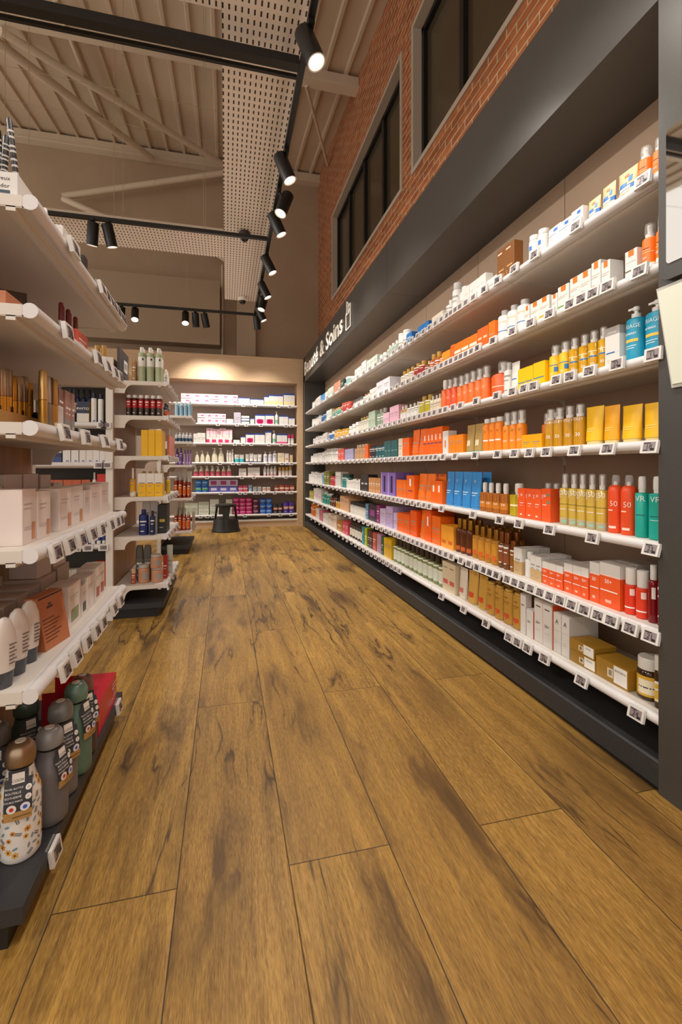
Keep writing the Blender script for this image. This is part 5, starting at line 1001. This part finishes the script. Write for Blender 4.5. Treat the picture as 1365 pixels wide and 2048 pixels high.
for i, (p, dx) in enumerate(((26, 0), (48, -.0), (70, .0))):
    y = -.445/ratio(p)-.0; makeup_tube('%s nearest rounded white foundation tube with dark cap on the lowest left shelf' % ordinal(i+1), -.462, 1.135+.066*i, GZ[4], 62)
rb = thing('gift_carton', 'rust orange tapered gift carton with black edge on the lowest left shelf', 'box', (-.47, 1.385, GZ[4]+.0006), R(78))
RU = M('#b87046', .45); m = MB(); m.rings([[(-.056, -.038, 0), (.056, -.038, 0), (.056, .038, 0), (-.056, .038, 0)], [(-.056, -.014, .135), (.056, -.014, .135), (.056, .016, .135), (-.056, .016, .135)]], RU); m.build('box', rb, False)
fr = lambda x, zz: (x, -.0387+.024*zz/.135, zz); m = MB(); m.quad(fr(-.05, .128), fr(.054, .128), fr(.054, .132), fr(-.05, .132), M('#2a1c16'))
m.quad(fr(-.022, .1), fr(.004, .1), fr(.004, .106), fr(-.022, .106), M('#4a2c1c')); m.quad(fr(-.014, .108), fr(-.002, .108), fr(-.002, .113), fr(-.014, .113), M('#4a2c1c'))
for k in range(7): m.quad(fr(-.048, .02+.009*k), fr(-.048+.05+.012*(k % 3), .02+.009*k), fr(-.048+.05+.012*(k % 3), .0225+.009*k), fr(-.048, .0225+.009*k), M('#5c3824'))
m.build('print', rb)
sw = lambda c: dict(c='#e6ded8', d=.06, art=[(-.3, .3, .12, .42, c), (-.4, .3, .72, .735, '#8f877f'), (-.4, .2, .66, .67, '#8f877f')], top='#d9cfc9')
place(NEAR, 4, [('carton', 140, 163, 1, 1166, 'white carton with green swatch', sw('#8a9462')), ('carton', 166, 176, 1, 1168, 'white carton with black oval swatch', sw('#2f2a2c')), ('carton', 177, 190, 1, 1150, 'white carton with dark lettering', dict(sw('#e6ded8'))), ('carton', 193, 212, 2, 1130, 'white carton with red swatch', sw('#b5564a'))])
for i, (yy, ww, hh, fl) in enumerate(((1.14, .075, .105, .03), (1.222, .075, .108, .03), (1.304, .075, .11, .03), (1.386, .075, .112, .03), (1.468, .075, .115, .03), (1.55, .075, .118, .028), (1.66, .13, .125, 0), (1.80, .12, .13, 0))):
    loose('carton', ww, .10, hh, dict(c='#b9aaa2', flap=fl, art=[(-.45, .45, .55, .56, '#8f837b'), (-.45, .45, .5, .51, '#8f837b')]), '%s nearest grey pink open carton in the back row of the lowest left shelf' % ordinal(i+1), -.60, yy, GZ[4], 90, group='open cartons on the lowest left shelf')
for i, (yy, q) in enumerate(((1.62, '#c9bcb5'), (1.76, '#d6cac3'))): loose('carton', .09, .08, .075, dict(c=q), ['grey white carton stacked on the back row, lowest left shelf', 'pale carton stacked at the far end, lowest left shelf'][i], -.60, yy+.04, GZ[4]+(.1266 if i == 0 else .1316), 84)
loose('carton', .16, .05, .10, dict(c='#8b8480', top='#9d958f'), 'dark grey carton at the near end of the lowest left shelf', -.522, 1.19, GZ[4], 90)
loose('carton', .085, .05, .085, dict(c='#a39b97', top='#b5ada8'), 'small grey carton behind the rust gift carton', -.525, 1.33, GZ[4], 90)
# tags on the rails of the nearest gondola
for i, px in enumerate(([148, 205, 214, 222, 229, 236, 242, 247], [136, 196, 215, 230, 240], [130, 172, 210, 240], [112, 140, 163, 184, 203, 222, 234, 242], [131, 153, 175, 193, 206, 228, 241])):
    for j, p in enumerate(px):
        x = GX+.01+.014+.0155+.0095; y = x/ratio(p)
        if y > 2.02: continue
        price_tag('white electronic price tag, %s from left on the %s rail of the nearest left gondola' % (ordinal(j+1), ['top', 'second', 'third', 'fourth', 'lowest'][i]), (x, y, GZ[i]-.012-.006*(i > 2)), R(90), -10+random.uniform(-4, 4), True, None)
pt = price_tag('white price tag in clear holder clipped to the dark base edge below flowered bottle', (-.3985, 1.245, .078), R(90), -8, True)
price_tag('white price tag clipped to the base edge beside the red box', (-.3985, 1.93, .082), R(90), -8, True)

# insulated bottles on the base of the nearest gondola
def insulated(label, x, y, h, col, capc, tagrot, capmetal=0, flowers=False, hang=True, r=.042):
    t = thing('insulated_bottle', label, 'bottle', (x, y, .0986), 0, 'insulated drink bottles'); c = M(col, .38); cc = M(capc, .32, capmetal)
    prof = [(r*.86, 0), (r*.97, .006), (r, .02), (r, h*.52)]
    for i in range(1, 8): q = i/7; prof.append((r-(r*.36)*(3*q*q-2*q**3), h*(.52+.26*q)))
    MB().lathe(prof, c, 36).build('body', t); MB().lathe([(r*.6, 0), (r*.6, .006)], BLACK, 28, z=h*.7805).build('neck_ring', t)
    z0 = h*.7805+.0065; H = h-z0
    MB().lathe([(r*.70, 0), (r*.74, .004), (r*.74, H*.45), (r*.70, H*.68), (r*.56, H*.88), (r*.34, H*.97), (r*.30, H*.975)], cc, 32, z=z0).build('cap', t)
    MB().lathe([(r*.27, 0), (r*.26, .0015)], M('#d9d4cc', .4), 20, z=z0+H*.976).build('emblem', t)
    def rad(zz):
        for (ra, za), (rb, zb) in zip(prof, prof[1:]):
            if za <= zz <= zb: return ra+(rb-ra)*(zz-za)/max(1e-9, zb-za)
        return prof[-1][0]
    if flowers:
        m = MB(); rnd = random.Random(5); YEL = [M('#e0a62c'), M('#d98e1c')]; DK = M('#2f3036'); BLG = M('#8296a4'); BR = M('#5c3210')
        on = lambda a, zz, e=.0006: ((rad(zz)+e)*math.sin(a), -(rad(zz)+e)*math.cos(a), zz)
        def poly(a, zz, pts, mat, e=.0006): m.add([on(a+px/r, max(.004, min(h*.77, zz+pz)), e) for px, pz in pts], [tuple(range(len(pts)))], mat)
        spots = []
        for _ in range(900):
            a, zz = rnd.uniform(-math.pi, math.pi), rnd.uniform(.014, h*.72)
            if all((abs(a-b)*r)**2+(zz-q)**2 > (.0118)**2 for b, q in spots): spots.append((a, zz))
        for i, (a, zz) in enumerate(spots):
            k = i % 4; o = rnd.uniform(0, 6)
            if k in (0, 2):
                R0 = .0072 if k == 0 else .0056
                for p in range(6):
                    b = o+p*math.pi/3; pts = [(0, 0)]+[(R0*math.cos(b+d)*s, R0*math.sin(b+d)*s) for d, s in ((-.42, .75), (-.2, 1), (.2, 1), (.42, .75))]; poly(a, zz, pts, YEL[(i//4) % 2])
                poly(a, zz, [(.002*math.cos(q*math.pi/4), .002*math.sin(q*math.pi/4)) for q in range(8)], BR, .0010)
            elif k == 1:
                for p in range(-3, 4):
                    for sgn in (-1, 1):
                        bx, bz = p*.0019*math.cos(o), p*.0019*math.sin(o); vx, vz = math.cos(o+sgn*1.0)*.0045, math.sin(o+sgn*1.0)*.0045
                        poly(a, zz, [(bx, bz), (bx+vx*.6-vz*.15, bz+vz*.6+vx*.15), (bx+vx, bz+vz), (bx+vx*.6+vz*.15, bz+vz*.6-vx*.15)], DK)
            else: poly(a, zz, [(.006*math.cos(q*math.pi/5)*math.cos(o)-.0028*math.sin(q*math.pi/5)*math.sin(o), .006*math.cos(q*math.pi/5)*math.sin(o)+.0028*math.sin(q*math.pi/5)*math.cos(o)) for q in range(10)], BLG)
        m.build('flower_print', t)
    if hang:
        tg = bpy.data.objects.new('hang_tag', None); wv = .027; zt, zb = h*.80, h*.40
        cr = R(tagrot); path = []
        for i in range(9):
            q = i/8; zz = zt+(zb-zt)*q; path.append((max(rad(min(zz, h*.77))+.002, r*.62+.002 if zz > h*.77 else 0)+.0005, zz))
        def fn(x, zz, e=0):
            q = max(0, min(1, (zt-zz)/(zt-zb))); k = min(7, int(q*8)); f = q*8-k
            rr = path[k][0]+(path[k+1][0]-path[k][0])*f+e; X, Y = x, -math.sqrt(max(1e-6, (rr*1.05)**2-(x*.62)**2))
            return (X*math.cos(cr)-Y*math.sin(cr), X*math.sin(cr)+Y*math.cos(cr), zz)
        m = MB(); CD = M('#34363c', .6); KR = M('#b08a4f', .7); n = 8
        for i in range(n*2):
            za, zc = zt+(zb-zt)*i/(2*n), zt+(zb-zt)*(i+1)/(2*n); mt_ = KR if i >= 2*n-3 else CD
            for j in range(6):
                xa, xb = -wv+2*wv*j/6, -wv+2*wv*(j+1)/6; tp = .72 if i < 3 else 1
                m.quad(fn(xa*tp, zc), fn(xb*tp, zc), fn(xb*tp, za), fn(xa*tp, za), mt_)
        card = m.build('hang_tag', t)
        m = MB(); g = lambda x, zz: fn(x, zz, .0008); g2 = lambda x, zz: fn(x, zz, .0014); D = zt-zb; Z = lambda q: zt-D*q
        m.quad(g(-.012, Z(.27)), g(.012, Z(.27)), g(.012, Z(.06)), g(-.012, Z(.06)), M('#e9e4dc'))
        m.text('COOK', INK, g2, .008, 0, Z(.21))
        for q, s in ((.35, 'TRAVEL BOTTLE'), (.43, 'BOUTEILLE'), (.51, 'ISOTHERME'), (.59, 'DOUBLE PAROI')): m.text(s, M('#eceae4'), g2, .0062 if len(s) < 12 else .0052, -.009, Z(q))
        def disc(cx, cz, rr, mat, f): m.add([f(cx+rr*math.cos(a*math.pi/8), cz+rr*math.sin(a*math.pi/8)) for a in range(16)], [tuple(range(16))], mat)
        for cx, q, rr, c1, c2 in ((.02, .38, .006, '#e6e2dc', '#c9c4bd'), (.02, .55, .006, '#e6e2dc', '#c9c4bd'), (-.012, .74, .0095, '#e9e4de', '#c2382c'), (.014, .74, .0095, '#e4e6ee', '#3a5cc0')):
            disc(cx, Z(q), rr, M(c1), g); disc(cx, Z(q), rr*.45, M(c2), g2)
        m.quad(g2(-.01, Z(.91)), g2(.024, Z(.91)), g2(.024, Z(.93)), g2(-.01, Z(.93)), M('#6b5128')); m.build('print', card)
    return t
insulated('flowered white insulated bottle with brushed steel cap at the front', -.468, 1.235, .262, '#e6e3dd', '#a8927a', 14, .85, True)
insulated('grey insulated bottle directly right of the flowered bottle', -.440, 1.335, .235, '#6d6a6b', '#8b8b8c', 72)
insulated('dark tagged grey insulated bottle between plain grey and green bottles', -.446, 1.435, .255, '#75706c', '#7c7d7d', 50)
insulated('sage green insulated bottle standing nearest the red box', -.434, 1.530, .262, '#5f7d6c', '#68877a', 70)
insulated('brown capped insulated bottle in front of the red box', -.442, 1.622, .245, '#4a3f3c', '#7a5549', 48)
insulated('dark green insulated bottle in the second row', -.545, 1.475, .262, '#2f4a40', '#41534a', 40)
insulated('dark grey insulated bottle in the second row behind flowered bottle', -.560, 1.335, .262, '#4b4a48', '#555452', 20)
insulated('dark grey short insulated bottle at the left picture edge', -.566, 1.235, .235, '#4b4846', '#5a5653', 20)
rbx = thing('open_display_carton', 'red open display carton with raised flaps on the dark base', 'box', (-.50, 1.83, .0986))
RD = M('#c8102e', .35); m = MB()
m.box(-.085, .085, -.13, .13, 0, .105, RD); m.build('box', rbx, False)
for k, (yy, a) in enumerate(((-.125, 1), (-.005, 1))):
    f = MB(); f.quad((-.085, yy, .1055), (.03, yy, .1055), (.0, yy+.0, .16), (-.085, yy+.0, .16), RD); f.quad((-.085, yy+.002, .1055), (-.085, yy+.002, .16), (.0, yy+.002, .16), (.03, yy+.002, .1055), RD); f.build('flap', rbx, False)
m = MB(); fr = lambda x, zz: (.0857, x, zz); W1 = M('#f1e6e4')
for k, (a, c, d, e) in enumerate(((.06, .12, .078, .082), (.06, .12, .062, .066), (.06, .066, .062, .082), (.08, .084, .03, .055), (.09, .12, .03, .034), (.10, .104, .03, .055), (.06, .075, .03, .034))): m.quad(fr(a, d), fr(c, d), fr(c, e), fr(a, e), W1)
m.build('print', rbx)

# ---------------------------------------------------------------- middle and farthest gondolas, seen from their near ends
GN = ['top shelf', 'second shelf', 'third shelf', 'fourth shelf', 'fifth shelf', 'bottom shelf']
MID = dict(ax='x', front=3.365, inward=1, rz=0, z=GZ2, names=GN, where='middle gondola')
place(MID, 0, [('bottle', 262, 273, 1, 716, 'brown kraft tube bottle', dict(c='#a88456', cap='#b8946a', bt=.8, nr=.8, rows=2)), ('bottle', 274, 325, 3, 694, 'clear green lotion bottle', dict(c='#a3ab8ag', cap=CAPW, bt=.86, nr=.42, sh=.08, lab=(.45, .72), lc='#e3e3dc', art=[(.1, .3, .62, .68, '#2b2b2b')], rows=2)), ('bottle', 318, 328, 1, 722, 'white bottle with pale label behind green bottles', dict(c='#dedfd8', cap=CAPW, back=.22, rows=4, h=.14))])
place(MID, 1, [('bottle', 250, 324, 6, 790, 'dark red labelled bottle', dict(c='#3f2f26g', lab=(.4, .85), lc='#b51f28', cap=CAPW, bt=.84, nr=.75, cr=.85, rows=2)), ('bottle', 318, 328, 1, 800, 'multicoloured bottle deeper on shelf', dict(c='#3b4a5c', lc='#c45a3c', cap='#2a2a2c', back=.2, rows=5, h=.12))])
place(MID, 2, [('carton', 282, 324, 3, 860, 'bright yellow carton', dict(c='#eeb80a', d=.09, rows=2, art=[(-.4, .4, .8, .81, '#d9a000')])), ('carton', 326, 331, 1, 868, 'coral carton deeper on shelf', dict(c='#dc7f66', back=.22, rows=4, d=.09, h=.16))])
place(MID, 3, [('bottle', 257, 272, 1, 936, 'yellow and white pointed bottle', dict(c='#e0a41a', cap='#e6dfd0', lab=(.0, .18), lc='#e9e2d2', bt=.62, nr=.3)), ('carton', 275, 325, 3, 947, 'white and yellow carton', dict(bands=[(.56, '#eeb80a')], c='#e6e3dc', d=.08)), ('bottle', 275, 325, 4, 935, 'golden clear bottle behind yellow cartons', dict(c='#c99a2cg', cap='#d9b878', back=.1, rows=2, h=.17)), ('bottle', 319, 329, 1, 950, 'yellow bottle deeper on shelf', dict(c='#e0c02c', back=.3, rows=3, h=.13))])
place(MID, 4, [('bottle', 275, 297, 1, 1020, 'wide deep blue bottle', dict(c='#17286b', cap='#1d2f6f', bt=.82, nr=.4)), ('bottle', 298, 311, 1, 1022, 'dark blue bottle beside black carton', dict(c='#1a2550', cap='#23252e')), ('carton', 312, 331, 1, 1012, 'black carton with yellow and white print', dict(c='#24211f', art=[(-.3, .3, .4, .5, '#c9b23c'), (-.3, .1, .2, .22, '#cfcac4')], back=-.0, rows=3, d=.06) if False else dict(c='#24211f', art=[(-.3, .3, .4, .5, '#c9b23c'), (-.3, .1, .2, .22, '#cfcac4')], back=.07, rows=3, d=.06)), ('carton', 278, 312, 2, 1003, 'white carton behind blue bottles', dict(back=.12, d=.05))])
cop = dict(c='#c08a6a', cap='#b5b0a8', lt=.82, lab=(.1, .6), art=[(.0, .45, .2, .6, '#9a9c9c')])
place(MID, 5, [('jar', 273, 298, 1, 1131, 'copper jar with grey label, left', cop), ('jar', 300, 326, 1, 1135, 'copper jar with grey label, right', cop), ('jar', 261, 272, 1, 1138, 'small red and copper jar', dict(c='#a8523c', cap='#c9a890')), ('pack', 265, 298, 2, 1097, 'dark grey pouch', dict(c='#5c5a54', c2='#6b6a60', back=.1)), ('tube', 327, 341, 1, 1098, 'pale green crimped tube', dict(c='#b9c6b8', back=.16)), ('carton', 322, 331, 1, 1118, 'red banded carton', dict(c='#b5342a', back=.11, d=.05))])
zj = GZ2[5]; xj = 3.41*ratio(313); hj = z_at(xj, 3.41, 1135)-zj
loose('jar', (ratio(326)-ratio(300))*3.365-.004, .08, hj*.95, cop, 'copper jar stacked on top of the right copper jar', 3.402*ratio(313), 3.402, zj+hj+.001, 0)
MIDF = dict(ax='y')
for i, px in enumerate(([331, 335, 339, 343, 347, 351, 355], [333, 337, 341, 345, 350, 355, 359], [331, 337, 342, 347, 352, 357], [331, 336, 341, 346, 351, 356], [333, 338, 343, 348, 353, 357], [336, 341, 346, 351, 355])):
    for j, p in enumerate(px):
        x = GX+.01+.014+.0155+.0045; y = x/ratio(p)
        if 3.3 < y < 4.12: price_tag('white electronic price tag, %s from left on the %s rail of the middle gondola' % (ordinal(j+1), NMS[i] if i < 5 else 'bottom'), (x, y, GZ2[i]-.014), R(90), -14+random.uniform(-8, 8), False)
FARG = dict(ax='x', front=5.67, inward=1, rz=0, z=GZ3, names=GN[:4]+['bottom shelf'], where='farthest gondola')
place(FARG, 0, [('bottle', 349, 384, 4, 803, 'pale blue bottle with clear cap', dict(c='#8fb5c9', cap='#d6e0e4', bt=.84, rows=3, far=True))])
place(FARG, 1, [('bottle', 349, 384, 5, 865, 'white and dark blue bottle', dict(c='#dfe1e2', lab=(.05, .4), lc='#33506b', cap='#cfd2d2', rows=3, far=True))])
place(FARG, 2, [('bottle', 350, 366, 2, 897, 'purple bottle', dict(c='#6d4a92', cap='#5c3a86', rows=2, far=True)), ('bottle', 367, 384, 3, 900, 'lilac bottle with purple cap', dict(c='#a988b8', cap='#6d4a92', rows=2, far=True))])
place(FARG, 3, [('bottle', 347, 382, 4, 955, 'clear red brown syrup bottle', dict(c='#8f2a12g', cap='#d9cfc6', lc='#d0641c', bt=.84, far=True, rows=2)), ('carton', 352, 382, 3, 938, 'white carton with brown print', dict(art=[(-.3, .3, .4, .6, '#7c4a34')], back=.1, far=True))])
place(FARG, 4, [('bottle', 347, 381, 4, 1024, 'amber red bottle with clear cap', dict(c='#a8381cg', cap='#d0c4ba', lc='#d8641c', bt=.84, far=True, rows=2)), ('bottle', 352, 370, 2, 1005, 'pale green bottle standing behind amber bottles', dict(c='#b5c0a8', back=.14, far=True)), ('carton', 383, 389, 1, 1025, 'white carton with fine lettering', dict(back=.1, rows=2, far=True))])
for i, px in enumerate(([391, 394, 397], [391, 394, 397], [388, 391, 394, 397], [385, 389, 393, 397], [384, 388, 391, 394])):
    for j, p in enumerate(px):
        x = GX+.01+.014+.0155+.0045; y = x/ratio(p)
        if 5.6 < y < 6.4: price_tag('white electronic price tag, %s from left on the %s rail of the farthest gondola' % (ordinal(j+1), (NMS[:4]+['bottom'])[i]), (x, y, GZ3[i]-.014), R(90), -14, False)
# end unit facing forward
END = dict(pxmap=lambda p: 66+(p-66)*147/160, ax='x', front=3.335, inward=1, rz=0, z=EZ, names=GN, where='end unit')
phy = [(-.05, .3, .06, .1, '#2a55a8')]
place(END, 0, [('jar', 197, 211, 1, 690, 'white jar with red label and gold lid, left', dict(c=WH, lab=(.1, .3), lc='#b52a2a', cap='#b58a3c')), ('jar', 212, 226, 1, 690, 'white jar with red label and gold lid, right', dict(c=WH, lab=(.1, .4), lc='#b52a2a', cap='#b58a3c'))])
place(END, 1, [('bottle', 140, 160, 2, 777, 'dark navy bottle with pale label', dict(c='#1f2546', cap='#1a1d33', lab=(.3, .6), lc='#b5a8a0', bt=.85, nr=.6)), ('carton', 161, 188, 1, 803, 'navy and gold carton with white foot', dict(bands=[(.45, '#dcd8d0')], c='#1c2644', side='#b5923a', txt=[('PHYTO', 0, .66, .16, WT)], d=.1)), ('bottle', 190, 204, 1, 785, 'white carton shaped bottle with navy cap, left', dict(c='#e6e4e2', cap='#23243c', bt=.82, nr=.75, cr=.8, sh=.01, art=phy)), ('bottle', 205, 219, 1, 787, 'white carton shaped bottle with navy cap, right', dict(c='#e6e4e2', cap='#23243c', bt=.82, nr=.75, cr=.8, sh=.01, art=phy)), ('bottle', 142, 182, 3, 772, 'tall dark navy bottle in the rear', dict(c='#232a52', cap='#1a1d33', back=.13))])
nv = dict(c='#1b2350', bands=[(.25, '#3a4a80'), (.42, '#232c58'), (.68, '#cfc7ba')], txt=[('PHYTO', 0, .84, .1, WT)], d=.07)
place(END, 2, [('carton', 79, 106, 1, 878, 'navy carton with silver band, left', nv), ('carton', 107, 128, 1, 878, 'navy carton with silver band, right', nv), ('carton', 66, 78, 1, 882, 'white carton at the left', dict(art=phy)), ('carton', 130, 165, 2, 879, 'white carton with grey side', dict(c='#e3e0dc', side='#4a4a55', art=phy, d=.07)), ('carton', 166, 225, 4, 877, 'white carton with blue leaf mark', dict(c='#e0dad5', art=phy, d=.07))])
place(END, 3, [('carton', 205, 225, 1, 948, 'red carton with outlined square', dict(c='#c8281e', art=[(-.3, .2, .7, .72, '#e8c4bc'), (-.3, .2, .5, .52, '#e8c4bc')], d=.06)), ('bottle', 193, 204, 1, 945, 'small white bottle with clear cap', dict(c=WH, cap='#cfcac4')), ('carton', 70, 190, 6, 960, 'plain orange carton hidden low', dict(c='#b85a34', d=.06))])
place(END, 4, [('tube', 190, 226, 3, 1034, 'blue tube with white cap', dict(c='#15317f', cap='#e3e1de', ch=.12, art=[(-.3, .3, .7, .74, WT), (-.25, .2, .6, .62, WT), (-.3, .2, .3, .33, '#d8643c')])), ('carton', 62, 100, 1, 1060, 'bright blue carton', dict(c='#1a5ab0', txt=[('ARTEX', .2, .3, .2, WT)], d=.06)), ('carton', 120, 142, 1, 1062, 'green and white carton', dict(c='#2f8f3f', art=[(-.3, .3, .3, .5, WT)], d=.06)), ('carton', 144, 162, 1, 1046, 'blue and white framed carton', dict(c='#2a72c0', art=[(-.45, .45, .1, .14, WT)], d=.06)), ('bottle', 163, 189, 2, 1042, 'blue bottle with white lettering', dict(c='#1d3f96', cap='#e3e1de', art=[(-.3, .3, .5, .54, WT)]))])
place(END, 5, [('jar', 64, 95, 1, 1130, 'large red round tin', dict(c='#b02418', cap='#c0301e', lt=.85)), ('carton', 198, 226, 1, 1124, 'red orange carton with circle print', dict(c='#c2401c', art=[(-.3, .3, .35, .38, '#e6b49a'), (-.3, .3, .68, .71, '#e6b49a')], d=.06)), ('carton', 100, 196, 4, 1140, 'grey white low carton', dict(c='#bdb4ac', d=.06))])
for i, px in enumerate(([166], [204, 212], [198, 214], [205], [152, 176, 207], [211])):
    for j, p in enumerate(px): y = 3.315-.014-.0155-.004; price_tag('white electronic price tag, %s from left on the %s rail of the end unit' % (ordinal(j+1), (NMS[:5]+['bottom'])[i]), (y*ratio(p), y, EZ[i]-.016), 0, -8, False)
print('PRODUCTS', NPROD[0], 'TAGS', NTAG[0])
